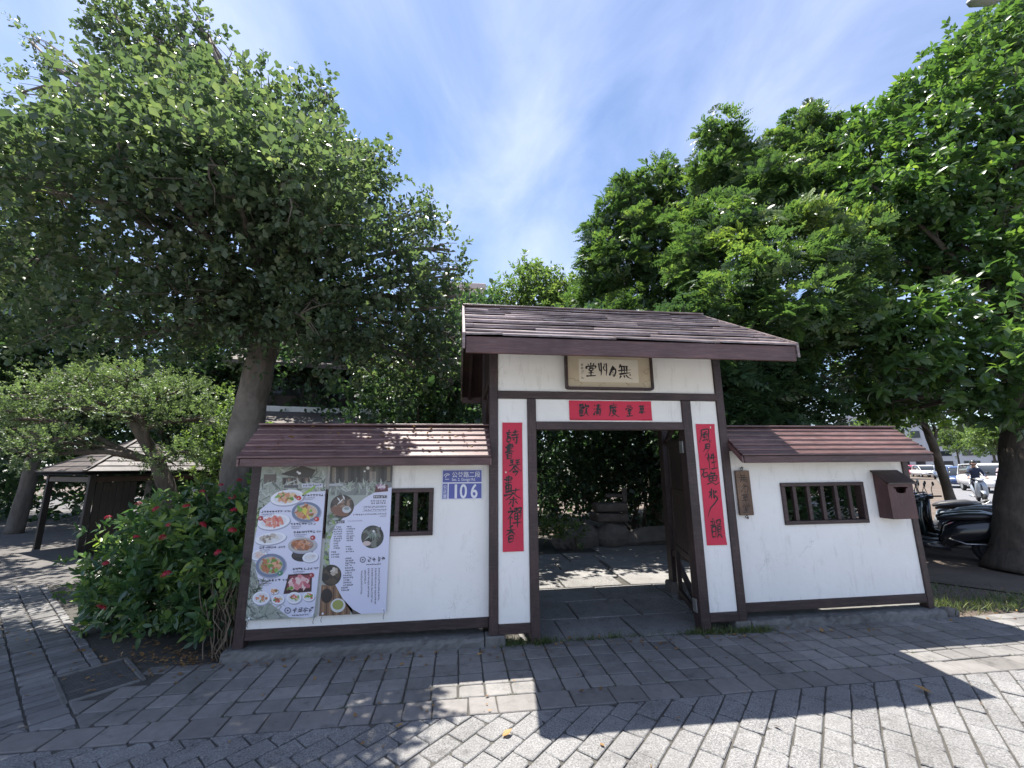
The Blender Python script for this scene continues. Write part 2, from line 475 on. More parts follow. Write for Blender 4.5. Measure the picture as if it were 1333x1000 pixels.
    def disc(s, c, R, h, axis=1, n=18):
        poly = [(R * math.cos(2 * math.pi * i / n), R * math.sin(2 * math.pi * i / n)) for i in range(n)]
        k = [i for i in range(3) if i != axis]
        return s.prism([(p[0] + c[k[0]], p[1] + c[k[1]]) for p in poly], axis, c[axis] - h / 2, c[axis] + h / 2)
    def ball(s, c, r, n=12, m=8):
        v = [(c[0], c[1], c[2] - r[2])]; f = []
        for j in range(1, m):
            p = -math.pi / 2 + math.pi * j / m
            for i in range(n):
                a = 2 * math.pi * i / n
                v.append((c[0] + r[0] * math.cos(p) * math.cos(a), c[1] + r[1] * math.cos(p) * math.sin(a), c[2] + r[2] * math.sin(p)))
        v.append((c[0], c[1], c[2] + r[2]))
        for i in range(n):
            f.append((0, 1 + (i + 1) % n, 1 + i)); f.append((len(v) - 1, 1 + (m - 2) * n + i, 1 + (m - 2) * n + (i + 1) % n))
        for j in range(m - 2):
            for i in range(n):
                f.append((1 + j * n + i, 1 + j * n + (i + 1) % n, 1 + (j + 1) * n + (i + 1) % n, 1 + (j + 1) * n + i))
        return s.add(v, f)
    def mesh(s, name, mat, smooth=False, fix=False):
        me = bpy.data.meshes.new(name)
        me.from_pydata(s.v, [], s.f)
        if fix:
            bm = bmesh.new(); bm.from_mesh(me); bmesh.ops.recalc_face_normals(bm, faces=bm.faces); bm.to_mesh(me); bm.free()
        me.materials.append(mat)
        if smooth:
            me.shade_smooth()
        me.update()
        return me
    def build(s, name, mat, parent=None, smooth=False, fix=False):
        return link(name, s.mesh(name, mat, smooth, fix), parent)

def orient(v, q, c):
    p = [Vector(v[i]) for i in q]
    n = (p[1] - p[0]).cross(p[2] - p[0])
    m = sum(p, Vector()) / len(p) - Vector(c)
    return tuple(q) if n.dot(m) > 0 else tuple(reversed(q))

def bx(name, mat, parent, x0, x1, y0, y1, z0, z1, b=0.004):
    return MB().box(x0, x1, y0, y1, z0, z1, b).build(name, mat, parent)

def np_mesh(name, V, Q, mat, tone=None, parent=None, smooth=False):
    me = bpy.data.meshes.new(name)
    V = np.ascontiguousarray(V, dtype=np.float32); Q = np.ascontiguousarray(Q, dtype=np.int32)
    k = Q.shape[1]
    me.vertices.add(len(V)); me.vertices.foreach_set('co', V.ravel())
    me.loops.add(Q.size); me.loops.foreach_set('vertex_index', Q.ravel())
    me.polygons.add(len(Q)); me.polygons.foreach_set('loop_start', np.arange(0, Q.size, k, dtype=np.int32))
    if tone is not None:
        a = me.attributes.new('tone', 'FLOAT', 'POINT'); a.data.foreach_set('value', np.ascontiguousarray(tone, dtype=np.float32))
    me.update(calc_edges=True)
    me.materials.append(mat)
    return link(name, me, parent)
# ------------------------------------------------------------------ ground and paving
def sheet(name, poly, z, mat, kind='structure'):
    me = bpy.data.meshes.new(name)
    me.from_pydata([(x, y, z) for x, y in poly], [], [tuple(range(len(poly)))])
    o = link(name, me, None, mat); o['kind'] = kind
    return o
sheet('ground', [(-400, -400), (400, -400), (400, 400), (-400, 400)], -0.075, SOIL)

def clip(poly, a, b, c):
    """keep a*x+b*y<=c"""
    out = []
    for i in range(len(poly)):
        p, q = poly[i], poly[(i + 1) % len(poly)]
        dp = a * p[0] + b * p[1] - c; dq = a * q[0] + b * q[1] - c
        if dp <= 0: out.append(p)
        if dp * dq < 0:
            t = dp / (dp - dq); out.append((p[0] + (q[0] - p[0]) * t, p[1] + (q[1] - p[1]) * t))
    return out
def area(poly):
    return abs(sum(poly[i][0] * poly[(i + 1) % len(poly)][1] - poly[(i + 1) % len(poly)][0] * poly[i][1] for i in range(len(poly)))) / 2
def inset(poly, g):
    cx = sum(p[0] for p in poly) / len(poly); cy_ = sum(p[1] for p in poly) / len(poly)
    n = len(poly)
    s = sum(poly[i][0] * poly[(i + 1) % n][1] - poly[(i + 1) % n][0] * poly[i][1] for i in range(n))
    if s < 0: poly = poly[::-1]
    out = []
    for i in range(n):
        p0, p1, p2 = (Vector(poly[i - 1]), Vector(poly[i]), Vector(poly[(i + 1) % n]))
        d1 = (p1 - p0); d2 = (p2 - p1)
        if d1.length < 1e-6 or d2.length < 1e-6: continue
        d1.normalize(); d2.normalize()
        n1 = Vector((-d1.y, d1.x)); n2 = Vector((-d2.y, d2.x))
        den = 1 + n1.dot(n2)
        off = (n1 + n2) * (g / max(den, 0.25))
        out.append((p1.x + off.x, p1.y + off.y))
    return out
def paver_solid(mb, poly, gap, z, th=0.05, ch=0.005, tilt=(0, 0), wear=None):
    if wear is not None:
        poly = worn(poly, wear)
    a = inset(poly, gap / 2); b = inset(poly, gap / 2 + ch)
    n = len(a)
    if n < 3 or len(b) != n: return
    cx = sum(p[0] for p in a) / n; cy_ = sum(p[1] for p in a) / n
    zt = lambda p: z + (p[0] - cx) * tilt[0] + (p[1] - cy_) * tilt[1]
    v = [(p[0], p[1], z - th) for p in a] + [(p[0], p[1], zt(p) - ch) for p in a] + [(p[0], p[1], zt(p)) for p in b]
    f = []
    for k in (0, 1):
        for i in range(n):
            f.append((k * n + i, k * n + (i + 1) % n, (k + 1) * n + (i + 1) % n, (k + 1) * n + i))
    f.append(tuple(2 * n + i for i in range(n)))
    mb.add(v, f)

def worn(poly, rng):
    out = []
    n = len(poly)
    for i in range(n):
        a, p, b = Vector(poly[i - 1]), Vector(poly[i]), Vector(poly[(i + 1) % n])
        j = Vector((rng.gauss(0, 0.0022), rng.gauss(0, 0.0022)))
        if rng.random() < 0.22 and (a - p).length > 0.06 and (b - p).length > 0.06:
            c = rng.uniform(0.016, 0.026); out.append(tuple(p + (a - p).normalized() * c + j)); out.append(tuple(p + (b - p).normalized() * c * rng.uniform(.5, 1.5) + j))
        else:
            out.append(tuple(p + j))
    return out
def paved(name, cells, gap, mat, z0, joint_z, bed, seed, label_piece='paver', limit=300, jz=0.003):
    """cells: polygons; the nearest ones in the frame are pieces of their own, the rest one mass"""
    rng = random.Random(seed)
    root = sheet(name, bed, joint_z, P_JOINT)
    scored = []
    for p in cells:
        if area(p) < 0.0015: continue
        cx = sum(q[0] for q in p) / len(p); cy_ = sum(q[1] for q in p) / len(p)
        d = math.hypot(cx, cy_)
        scored.append((0 if in_frame((cx, cy_, 0), 25) else 1, d, p, cx, cy_))
    scored.sort(key=lambda s: (s[0], s[1]))
    rest = MB(); cache = {}
    for i, (out, d, p, cx, cy_) in enumerate(scored):
        z = z0 + rng.uniform(-jz, jz) - (0.002 if rng.random() < .08 else 0)
        tl = (rng.gauss(0, 0.006), rng.gauss(0, 0.006))
        if not out and i < limit:
            loc = [(round(q[0] - cx, 4), round(q[1] - cy_, 4)) for q in p]
            key = (tuple(sorted(loc)), rng.randint(0, 9))
            if key not in cache:
                mb = MB(); paver_solid(mb, loc, gap, 0.0, wear=rng)
                cache[key] = mb.mesh(label_piece, mat)
            o = link(label_piece, cache[key], root)
            o.location = (cx, cy_, z)
            o.rotation_euler = (tl[0], tl[1], rng.gauss(0, 0.006))
        else:
            paver_solid(rest, p, gap * rng.uniform(0.8, 1.3), z, tilt=tl)
    if rest.v:
        o = rest.build(label_piece + '_remainder', mat, root); o['kind'] = 'stuff'
    return root

DR = [Vector(p) for p in ((-3.20, 4.20), (-2.79, 3.79), (-2.50, 4.08), (-2.91, 4.49))]   # drain opening
u1 = Vector((1, -1)).normalized(); u2 = Vector((1, 1)).normalized()
def in_drain(c):
    a = (c - Vector((-2.85, 4.14))); return abs(a.dot(u1)) < 0.37 and abs(a.dot(u2)) < 0.29
# square stone pavers along the foot of the wall (rows parallel to the wall)
rows = [3.43, 3.61, 3.79, 3.975, 4.16, 4.30]
cells = []
rg = random.Random(3)
for i in range(len(rows) - 1):
    for k in range(-16, 54):
        x0 = 0.03 + 0.2 * k; x1 = x0 + 0.2
        p = [(x0, rows[i]), (x1, rows[i]), (x1, rows[i + 1]), (x0, rows[i + 1])]
        p = clip(p, -1, -1, -1.0)              # x+y >= 1.0
        if len(p) >= 3:
            c = Vector((sum(q[0] for q in p) / len(p), sum(q[1] for q in p) / len(p)))
            if not in_drain(c): cells.append(p)
paved('pavement', cells, 0.013, P_STONE, 0.0, -0.010, [(-3.6, 3.43), (10.8, 3.43), (10.8, 4.30), (-3.6, 4.30)], 11)
# border course
cells = []; x = -8.0
while x < 11.0:
    w = rg.choice((0.2, 0.2, 0.3, 0.25)); cells.append([(x, 3.21), (x + w, 3.21), (x + w, 3.43), (x, 3.43)]); x += w
paved('pavement_border', cells, 0.010, P_EDGE, -0.001, -0.0115, [(-8.0, 3.21), (11.0, 3.21), (11.0, 3.43), (-8.0, 3.43)], 12)
# speckled granite blocks laid on the diagonal
cells = []
W, Ln = 0.145, 0.232
d = Vector((1, 1)).normalized(); n_ = Vector((-1, 1)).normalized()
for j in range(-75, 75):
    off = (j % 2) * Ln * 0.5 + rg.uniform(-0.03, 0.03)
    for i in range(-45, 45):
        c0 = Vector((1.0, 1.0)) + d * (i * Ln + off) + n_ * (j * W)
        if not (-6.2 < c0.x < 9.5 and -2.2 < c0.y < 3.6): continue
        p = [c0, c0 + d * Ln, c0 + d * Ln + n_ * W, c0 + n_ * W]
        p = clip([(q.x, q.y) for q in p], 0, 1, 3.205)
        if len(p) >= 3: cells.append(p)
paved('granite_paving', cells, 0.0095, P_GRAN, 0.0, -0.010, [(-6.4, -2.4), (9.7, -2.4), (9.7, 3.21), (-6.4, 3.21)], 13)
sheet('street', [(-60, -30), (60, -30), (60, -2.4), (-60, -2.4)], -0.02, BOUNCE_C)  # unseen ground behind the camera, added pale to bounce light onto the walls
# small brick-shaped pavers of the side path, on the diagonal
cells = []
W2, L2 = 0.105, 0.205
for i in range(-40, 12):
    for j in range(-80, 90):
        c0 = Vector((-2.65, 3.65)) + u2 * (i * L2 - 0.0) + u1 * (j * W2 + (i % 2) * 0.02)
        p = [c0, c0 + u1 * W2, c0 + u1 * W2 + u2 * L2, c0 + u2 * L2]
        p = [(q.x, q.y) for q in p]
        p = clip(p, 0, -1, -3.43)
        if len(p) >= 3: p = clip(p, 1, 1, 1.4 if p[0][1] > 4.3 else 1.0)
        if len(p) >= 3: p = clip(p, -1, 0, 9.5)
        if len(p) >= 3: p = clip(p, 0, 1, 7.4)
        if len(p) < 3: continue
        c = Vector((sum(q[0] for q in p) / len(p), sum(q[1] for q in p) / len(p)))
        if in_drain(c): continue
        cells.append(p)
paved('side_path', cells, 0.013, P_SIDE, 0.002, -0.014, [(-9.5, 3.43), (-2.0, 3.43), (-2.0, 4.6), (-5.4, 7.4), (-9.5, 7.4)], 14, jz=0.005)
sheet('garden_soil', [(-2.43, 3.6), (-1.5, 4.3), (-1.5, 7.6), (-6.2, 7.6), (-3.2, 4.5)], -0.03, SOIL)
sheet('path', [(-40, 7.3), (-4.0, 7.3), (-4.0, 30), (-40, 30)], -0.02, SOIL_D)

# drain cover let into the side path
t = empty('drain_cover', (-2.85, 4.14, 0), rad(-45))
tag(t, 'rusty grey metal drain cover set diagonally into the paving by the shrub', 'drain cover')
for (x0, x1, y0, y1) in ((-0.325, 0.325, -0.235, -0.2), (-0.325, 0.325, 0.2, 0.235), (-0.325, -0.29, -0.2, 0.2), (0.29, 0.325, -0.2, 0.2)):
    bx('frame', CONCRETE, t, x0, x1, y0, y1, -0.05, 0.006, 0.006)
bx('plate', COVER, t, -0.288, 0.288, -0.198, 0.198, -0.03, -0.008, 0.002)
for k in range(19):
    x = -0.27 + k * 0.03
    bx('rib', COVER, t, x - 0.009, x + 0.009, -0.19, 0.19, -0.0079, -0.004, 0.001)
bx('divider', COVER, t, 0.10, 0.115, -0.195, 0.195, -0.0078, -0.002, 0.001)

# large stone slabs through the gateway and into the court
cells = []
xs = [[0.62, 1.07, 1.82, 2.62, 3.3], [0.62, 1.35, 2.1, 2.72, 3.4], [0.62, 1.0, 1.9, 2.75, 3.5]]
ys = [4.305, 4.88, 5.46, 6.03]
for r in range(3):
    for k in range(4):
        cells.append([(xs[r][k], ys[r]), (xs[r][k + 1], ys[r]), (xs[r][k + 1], ys[r + 1]), (xs[r][k], ys[r + 1])])
paved('gate_paving', cells, 0.018, P_SLAB, -0.004, -0.028, [(0.4, 4.3), (3.6, 4.3), (3.6, 6.03), (0.4, 6.03)], 15, 'slab', jz=0.006)
cells = []
for (x0, x1, y0, y1) in ((0.3, 1.5, 6.04, 6.5), (1.5, 2.35, 6.04, 6.5), (0.3, 1.2, 6.5, 7.05), (1.2, 2.45, 6.5, 7.05), (0.4, 1.7, 7.05, 7.6), (1.7, 2.5, 7.05, 7.6), (0.6, 2.0, 7.6, 8.3), (2.0, 2.7, 7.6, 8.3),
                         (2.45, 4.6, 6.04, 7.0), (2.52, 4.8, 7.0, 8.0), (2.72, 5.0, 8.0, 9.2)):
    cells.append([(x0, y0), (x1, y0), (x1, y1), (x0, y1)])
paved('court_paving', cells, 0.03, P_SLAB, 0.0, -0.03, [(-2.0, 6.03), (6.0, 6.03), (6.0, 10.5), (-2.0, 10.5)], 16, 'slab', jz=0.006)

# street at the right, running off behind the big tree
RD = Vector((0.783, 0.622)); RN = Vector((0.622, -0.783))      # along, across (to the right)
R0 = Vector((14.6, 10.5))
def rp(a, c): 
    q = R0 + RD * a + RN * c; return (q.x, q.y)
sheet('road', [rp(-60, 0), rp(-60, 13), rp(300, 13), rp(300, 0)], -0.07, ASPHALT)
for k in range(-2, 30):
    m = sheet('lane_marking', [rp(k * 8, 4.2), rp(k * 8, 4.32), rp(k * 8 + 4, 4.32), rp(k * 8 + 4, 4.2)], -0.066, SIGNWHITE) if k > -2 else None
t = sheet('scooter_bay', [rp(-9, -3.4), rp(-9, 0), rp(60, 0), rp(60, -3.4)], -0.06, SOIL)
for a in range(1, 20):
    p = [rp(a * 3.0, -0.16), rp(a * 3.0, 0), rp(a * 3.0 + 2.96, 0), rp(a * 3.0 + 2.96, -0.16)]
    mb = MB(); paver_solid(mb, p, 0.004, 0.05, 0.12, 0.012)
    o = mb.build('kerb_stone', CONCRETE, t)

# ------------------------------------------------------------------ gate
G = empty('entrance_gate', (1.63, 4.9, 0))
tag(G, 'roofed entrance gate of dark stained timber and white plaster panels', 'gate')
def gp(fn):           # children given in world coordinates
    fn.matrix_parent_inverse = Matrix.Translation((-1.63, -4.9, 0)); return fn
def gb(name, mat, x0, x1, y0, y1, z0, z1, b=0.004):
    return gp(bx(name, mat, G, x0, x1, y0, y1, z0, z1, b))
FY = 4.28
RY, RZ, EZ = 5.10, 3.665, 2.795            # ridge line, eave level
EYF, EYR = 3.575, 6.625
def roof_z(y): return RZ - abs(y - RY) / (RY - EYF) * (RZ - EZ)
# front frame
gb('post', W_BROWN, 0.316, 0.402, FY, FY + 0.11, 0.087, roof_z(FY) - 0.09)
gb('post', W_BROWN, 2.868, 2.958, FY, FY + 0.11, 0.086, roof_z(FY) - 0.09)
gb('door_post', W_BROWN, 0.716, 0.804, FY - 0.004, FY + 0.12, 0.0, 2.353)
gb('door_post', W_BROWN, 2.449, 2.552, FY - 0.004, FY + 0.12, 0.0, 2.353)
gb('rail', W_BEAM, 0.402, 2.868, FY - 0.008, FY + 0.10, 2.354, 2.433)
gb('lintel', W_BEAM, 0.804, 2.449, FY - 0.002, FY + 0.11, 2.027, 2.110)
gb('rail', W_BEAM, 0.402, 0.716, FY + 0.002, FY + 0.10, 0.089, 0.175)
gb('rail', W_BEAM, 2.552, 2.868, FY + 0.002, FY + 0.10, 0.087, 0.172)
gb('panel', PLASTER, 0.402, 0.716, FY + 0.018, FY + 0.07, 0.175, 2.354, 0.006)
gb('panel', PLASTER, 2.552, 2.868, FY + 0.018, FY + 0.07, 0.172, 2.354, 0.006)
gb('panel', PLASTER, 0.804, 2.449, FY + 0.018, FY + 0.07, 2.110, 2.354, 0.006)
gb('panel', PLASTER, 0.402, 2.868, FY + 0.018, FY + 0.07, 2.433, 3.05, 0.006)
gb('footing', CONCRETE, 0.28, 0.47, FY - 0.02, FY + 0.14, -0.04, 0.086, 0.012)
gb('footing', CONCRETE, 2.83, 3.0, FY + 0.0, FY + 0.14, -0.04, 0.085, 0.012)
# rear frame, ties, braces
for x0 in (0.316, 2.868):
    gb('rear_post', W_BROWN, x0, x0 + 0.12, 5.62, 5.74, 0.12, roof_z(5.68) - 0.10)
    gb('footing', ROCK, x0 - 0.04, x0 + 0.16, 5.57, 5.79, -0.04, 0.12, 0.02)
    gb('tie_beam', W_BEAM, x0 + 0.01, x0 + 0.08, FY + 0.11, 5.62, 2.55, 2.66)
    gb('tie_beam', W_BEAM, x0 + 0.01, x0 + 0.08, 5.74, 6.45, 2.55, 2.66)
    gb('tie_beam', W_BEAM, x0 + 0.015, x0 + 0.075, FY + 0.11, 5.62, 0.45, 0.53)
    o = MB().bar((x0 + 0.05, 4.44, 1.95), (x0 + 0.05, 5.05, 2.56), 0.05, 0.06).build('brace', W_BEAM, G); gp(o)
    o = MB().bar((x0 + 0.05, 5.60, 1.95), (x0 + 0.05, 5.00, 2.56), 0.05, 0.06).build('brace', W_BEAM, G); gp(o)
    o = MB().bar((x0 + 0.06, 5.60, 0.42), (x0 + 0.06, 5.20, 0.02), 0.05, 0.06).build('brace', W_BEAM, G); gp(o)
    # gable boards
    for k in range(9):
        y0 = 4.40 + k * 0.155
        zt = min(roof_z(y0), roof_z(y0 + 0.15)) - 0.07
        gb('gable_board', W_DOOR, x0 + 0.03, x0 + 0.05, y0, y0 + 0.152, 2.66, zt, 0.002)
gb('rear_rail', W_BEAM, 0.436, 2.868, 5.64, 5.72, 2.36, 2.46)
gb('ceiling_board', W_DOOR, 0.41, 2.86, 4.39, 5.61, 2.665, 2.69)
# roof
deck = MB()
X0, X1 = 0.045, 3.300
for (ye, s) in ((EYF, 1), (EYR, -1)):
    yo = ye + s * 0.03
    th = 0.05
    EZ_ = roof_z(yo)
    deck.hexa([(X0, yo, EZ_ - th - 0.02), (X1, yo, EZ_ - th - 0.02), (X1, RY, RZ - th - 0.02), (X0, RY, RZ - th - 0.02),
               (X0, yo, EZ_ - 0.012), (X1, yo, EZ_ - 0.012), (X1, RY, RZ - 0.012), (X0, RY, RZ - 0.012)])
roof = gp(deck.build('roof', W_DOOR, G))
def rchild(o):
    return o
rr = random.Random(21)
def shingles(parent, x0, x1, ye, ze, yr, zr, courses, splits, mat, th=0.016, jit=0.006, over=1.35, name='shingle', lift=0.0):
    for c in range(courses):
        a, b = c / courses, min(1.0, (c + over) / courses)
        ya, za = ye + (yr - ye) * a, ze + (zr - ze) * a
        yb, zb = ye + (yr - ye) * b, ze + (zr - ze) * b
        cuts = [x0] 
        if splits > 1:
            step = (x1 - x0) / splits; ph = rr.uniform(0.15, 0.85)
            cuts += [x0 + step * (k + ph) + rr.uniform(-0.12, 0.12) for k in range(splits)]
            cuts = [q for q in cuts if q < x1 - 0.08]
        cuts.append(x1)
        dirn = -1 if yr > ye else 1
        for k in range(len(cuts) - 1):
            l0 = lift + rr.uniform(0.006, 0.006 + jit * 2); l1 = lift + rr.uniform(0.006, 0.006 + jit * 2)
            s0 = rr.uniform(-jit, jit); s1 = rr.uniform(-jit, jit)
            xa, xb = cuts[k] + 0.0015, cuts[k + 1] - 0.0015
            t2 = th
            pts = [(xa, ya + dirn * (0.012 + s0), za + l0), (xb, ya + dirn * (0.012 + s1), za + l1), (xb, yb, zb + 0.001), (xa, yb, zb + 0.001),
                   (xa, ya + dirn * (0.012 + s0), za + l0 + t2), (xb, ya + dirn * (0.012 + s1), za + l1 + t2), (xb, yb, zb + 0.008), (xa, yb, zb + 0.008)]
            o = MB().hexa(pts).build(name, mat, parent)
            yield o
for o in shingles(roof, X0, X1, EYF, EZ, RY, RZ, 12, 3, W_ROOF2, 0.017, 0.011): pass
for o in shingles(roof, X0, X1, EYR, EZ, RY, RZ, 12, 3, W_ROOF2, 0.017, 0.011): pass
gb('fascia', W_FASCIA, 0.05, 3.293, EYF - 0.002, EYF + 0.027, 2.645, 2.797, 0.004)
gb('fascia', W_FASCIA, 0.05, 3.293, EYR - 0.027, EYR + 0.002, 2.645, 2.797, 0.004)
for x in (X0 - 0.026, X1 + 0.002):
    for ye in (EYF, EYR):
        dd = -0.012 if ye == EYF else 0.012
        o = MB().hexa([(x, ye + dd, EZ - 0.115), (x + 0.024, ye + dd, EZ - 0.115), (x + 0.024, RY, RZ - 0.10), (x, RY, RZ - 0.10),
                       (x, ye + dd, EZ + 0.034), (x + 0.024, ye + dd, EZ + 0.034), (x + 0.024, RY, RZ + 0.036), (x, RY, RZ + 0.036)]).build('barge_board', W_ROOF2, G); gp(o)
gb('ridge_cap', W_ROOF2, X0 - 0.02, X1 + 0.02, RY - 0.07, RY + 0.07, RZ + 0.012, RZ + 0.034, 0.006)
for k in range(8):
    x = 0.16 + k * 0.433
    for ye in (EYF + 0.06, EYR - 0.06):
        o = MB().bar((x, ye, roof_z(ye) - 0.105), (x, RY, RZ - 0.105), 0.045, 0.06).build('rafter', W_BEAM, G); gp(o)
# two door leaves folded back into the passage
def leaf(hx, hy, ex, ey, sgn):
    t_ = empty('door_leaf'); t_.parent = G
    t_.location = (hx - 1.63, hy - 4.9, 0); ang = math.atan2(ey - hy, ex - hx); t_.rotation_euler = (0, 0, ang)
    L = 0.80
    for x0 in (0.0, L - 0.07):
        bx('stile', W_DOOR, t_, x0, x0 + 0.07, -0.025, 0.025, 0.05, 1.98)
    for z0 in (0.10, 0.62, 1.3, 1.88):
        bx('door_rail', W_DOOR, t_, 0.07, L - 0.07, -0.02, 0.02, z0, z0 + 0.07)
    for k in range(7):
        x0 = 0.075 + k * 0.094
        bx('board', W_DOOR, t_, x0, x0 + 0.088, -0.012, 0.012, 0.69, 1.88, 0.002)
    for z0 in (0.17, 1.76):
        bx('hinge', STEEL, t_, -0.035, 0.045, -0.034 if sgn > 0 else 0.026, -0.026 if sgn > 0 else 0.034, z0, z0 + 0.10, 0.001)
    return t_
leaf(2.50, 4.42, 2.73, 5.2, 1)
leaf(0.78, 4.42, 0.55, 5.2, -1)
for z0 in (0.17, 1.78):
    gb('hinge_plate', STEEL, 2.438, 2.4485, FY + 0.045, FY + 0.115, z0, z0 + 0.13, 0.001)
    gb('hinge_plate', STEEL, 0.8045, 0.812, FY + 0.045, FY + 0.10, z0, z0 + 0.13, 0.001)

def rough_block(name, mat, parent, x0, x1, y0, y1, z0, z1, amp=0.012, seed=4):
    rng = random.Random(seed + int(x0 * 7)); nx = int((x1 - x0) / 0.045); prof = [(y0 - .004, z0), (y0 - .002, z0 + (z1 - z0) * .45), (y0, z0 + (z1 - z0) * .75), (y0 + .012, z1 - .008), (y0 + .03, z1), (y0 + .1, z1 + .002), (y1, z1), (y1, z0)]
    v = []; f = []; n = len(prof)
    for i in range(nx + 1):
        x = x0 + (x1 - x0) * i / nx
        chip = rng.random() < 0.10
        for k, (y, z) in enumerate(prof):
            a = amp if 0 < k < 5 else amp * .2
            v.append((x + (rng.uniform(-a, a) if 0 < i < nx else 0), y + rng.uniform(-a, a) * .8 + (0.02 if chip and 2 <= k <= 4 else 0), z + rng.uniform(-a, a) * (.6 if k else 0) - (0.014 if chip and 2 <= k <= 4 else 0)))
    for i in range(nx):
        for k in range(n - 1):
            a = i * n + k; f.append((a, a + n, a + n + 1, a + 1))
    f.append(tuple(range(n))); f.append(tuple(nx * n + k for k in range(n - 1, -1, -1)))
    mb = MB(); mb.add(v, f)
    return mb.build(name, mat, parent, fix=True)
# ------------------------------------------------------------------ garden walls
def panel_hole(mat, parent, x0, x1, y0, y1, z0, z1, hx0, hx1, hz0, hz1):
    v = []; f = []
    for y in (y0, y1):
        v += [(x0, y, z0), (x1, y, z0), (x1, y, z1), (x0, y, z1), (hx0, y, hz0), (hx1, y, hz0), (hx1, y, hz1), (hx0, y, hz1)]
    for i in range(4):
        j = (i + 1) % 4
        f.append((i, j, 4 + j, 4 + i)); f.append((8 + i, 12 + i, 12 + j, 8 + j))
        f.append((i, 8 + i, 8 + j, j)); f.append((4 + i, 4 + j, 12 + j, 12 + i))
    mb = MB(); mb.add(v, f)
    return mb.build('panel', mat, parent, fix=True)
def garden_wall(label, x0, x1, hx0, hx1, posts, rx0, rx1, plinth):
    t_ = empty('garden_wall', ((x0 + x1) / 2, 4.4, 0)); tag(t_, label, 'wall')
    inv = Matrix.Translation((-(x0 + x1) / 2, -4.4, 0))
    def put(o): o.matrix_parent_inverse = inv; return o
    WY = 4.36
    put(panel_hole(PLASTER, t_, x0, x1, WY, WY + 0.055, 0.23, 1.80, hx0, hx1, 0.995, 1.445))
    for (a, b) in posts:
        put(bx('post', W_BROWN, t_, a, b, WY - 0.018, WY + 0.085, 0.078, 1.80))
    put(bx('rail', W_BEAM, t_, x0, x1, WY - 0.012, WY + 0.075, 0.138, 0.229))
    put(rough_block('plinth', CONCRETE, t_, plinth[0], plinth[1], 4.275, 4.98, -0.06, 0.076))
    # barred window
    w = MB()
    fy0, fy1 = WY - 0.022, WY + 0.07
    w.box(hx0, hx1, fy0, fy1, 0.995, 1.035, 0.003); w.box(hx0, hx1, fy0, fy1, 1.405, 1.445, 0.003)
    w.box(hx0, hx0 + 0.045, fy0, fy1, 1.035, 1.405, 0.003); w.box(hx1 - 0.045, hx1, fy0, fy1, 1.035, 1.405, 0.003)
    wf = put(w.build('window_frame', W_BEAM, t_))
    for k in range(1, 6):
        xc = hx0 + (hx1 - hx0) * k / 6
        bx('bar', W_BROWN, wf, xc - 0.021, xc + 0.021, WY + 0.0, WY + 0.035, 1.035, 1.405, 0.002)
    # little roof
    eyf, eyr, ry, ez, rz = 4.085, 4.865, 4.475, 1.738, 2.068
    mb = MB()
    for ye in (eyf, eyr):
        ye = ye + (0.03 if ye < ry else -0.03); ez_ = ez + 0.03 / 0.39 * (rz - ez)
        mb.hexa([(rx0, ye, ez_ - 0.04), (rx1, ye, ez_ - 0.04), (rx1, ry, rz - 0.04), (rx0, ry, rz - 0.04), (rx0, ye, ez_ - 0.006), (rx1, ye, ez_ - 0.006), (rx1, ry, rz - 0.006), (rx0, ry, rz - 0.006)])
    rf = put(mb.build('roof', W_DOOR, t_))
    for ye in (eyf, eyr):
        for o in shingles(rf, rx0 - 0.004, rx1 + 0.004, ye, ez, ry, rz, 6, 1, W_ROOF, 0.016, 0.002, 1.2, 'roof_board'): pass
    put(bx('ridge_cap', W_ROOF, t_, rx0 - 0.01, rx1 + 0.01, ry - 0.045, ry + 0.045, rz + 0.008, rz + 0.028, 0.004))
    put(bx('fascia', W_FASCIA, t_, rx0 + 0.02, rx1 - 0.01, eyf - 0.003, eyf + 0.024, ez - 0.072, ez + 0.002))
    put(bx('fascia', W_FASCIA, t_, rx0 + 0.02, rx1 - 0.01, eyr - 0.024, eyr + 0.003, ez - 0.072, ez + 0.002))
    for x in (rx0 - 0.008, rx1 - 0.010):
        for ye in (eyf, eyr):
            o = MB().hexa([(x, ye, ez - 0.07), (x + 0.018, ye, ez - 0.07), (x + 0.018, ry, rz - 0.07), (x, ry, rz - 0.07), (x, ye, ez - 0.007), (x + 0.018, ye, ez - 0.007), (x + 0.018, ry, rz - 0.007), (x, ry, rz - 0.007)]).build('barge_board', W_ROOF, t_)
            put(o)
    return t_
garden_wall('white plaster garden wall carrying the menu posters and house number, dark little roof', -1.87, 0.316, -1.30, -0.238, [(-1.96, -1.87)], -1.975, 0.312, (-2.02, 0.27))
garden_wall('white plaster garden wall with wooden letter box and barred window, dark little roof', 3.0, 5.175, 3.575, 4.615, [(2.962, 3.0), (5.175, 5.25)], 2.962, 5.275, (3.01, 5.30))
# ------------------------------------------------------------------ writing
def font_mesh(txt, mat, size, name, parent, loc, sx=1.0, bold=0.0, rx=90, spacing=1.0, align='LEFT'):
    c = bpy.data.curves.new('txt', 'FONT'); c.body = txt; c.size = size; c.offset = bold; c.align_x = align
    c.space_character = spacing; c.extrude = 0.0004
    o = bpy.data.objects.new('txt', c); COL.objects.link(o)
    bpy.context.view_layer.update()
    me = bpy.data.meshes.new_from_object(o.evaluated_get(bpy.context.evaluated_depsgraph_get()))
    bpy.data.objects.remove(o, do_unlink=True)
    me.name = name; me.materials.clear(); me.materials.append(mat)
    r = link(name, me, parent); r.location = loc; r.rotation_euler = (rad(rx), 0, 0); r.scale = (sx, 1, 1)
    return r

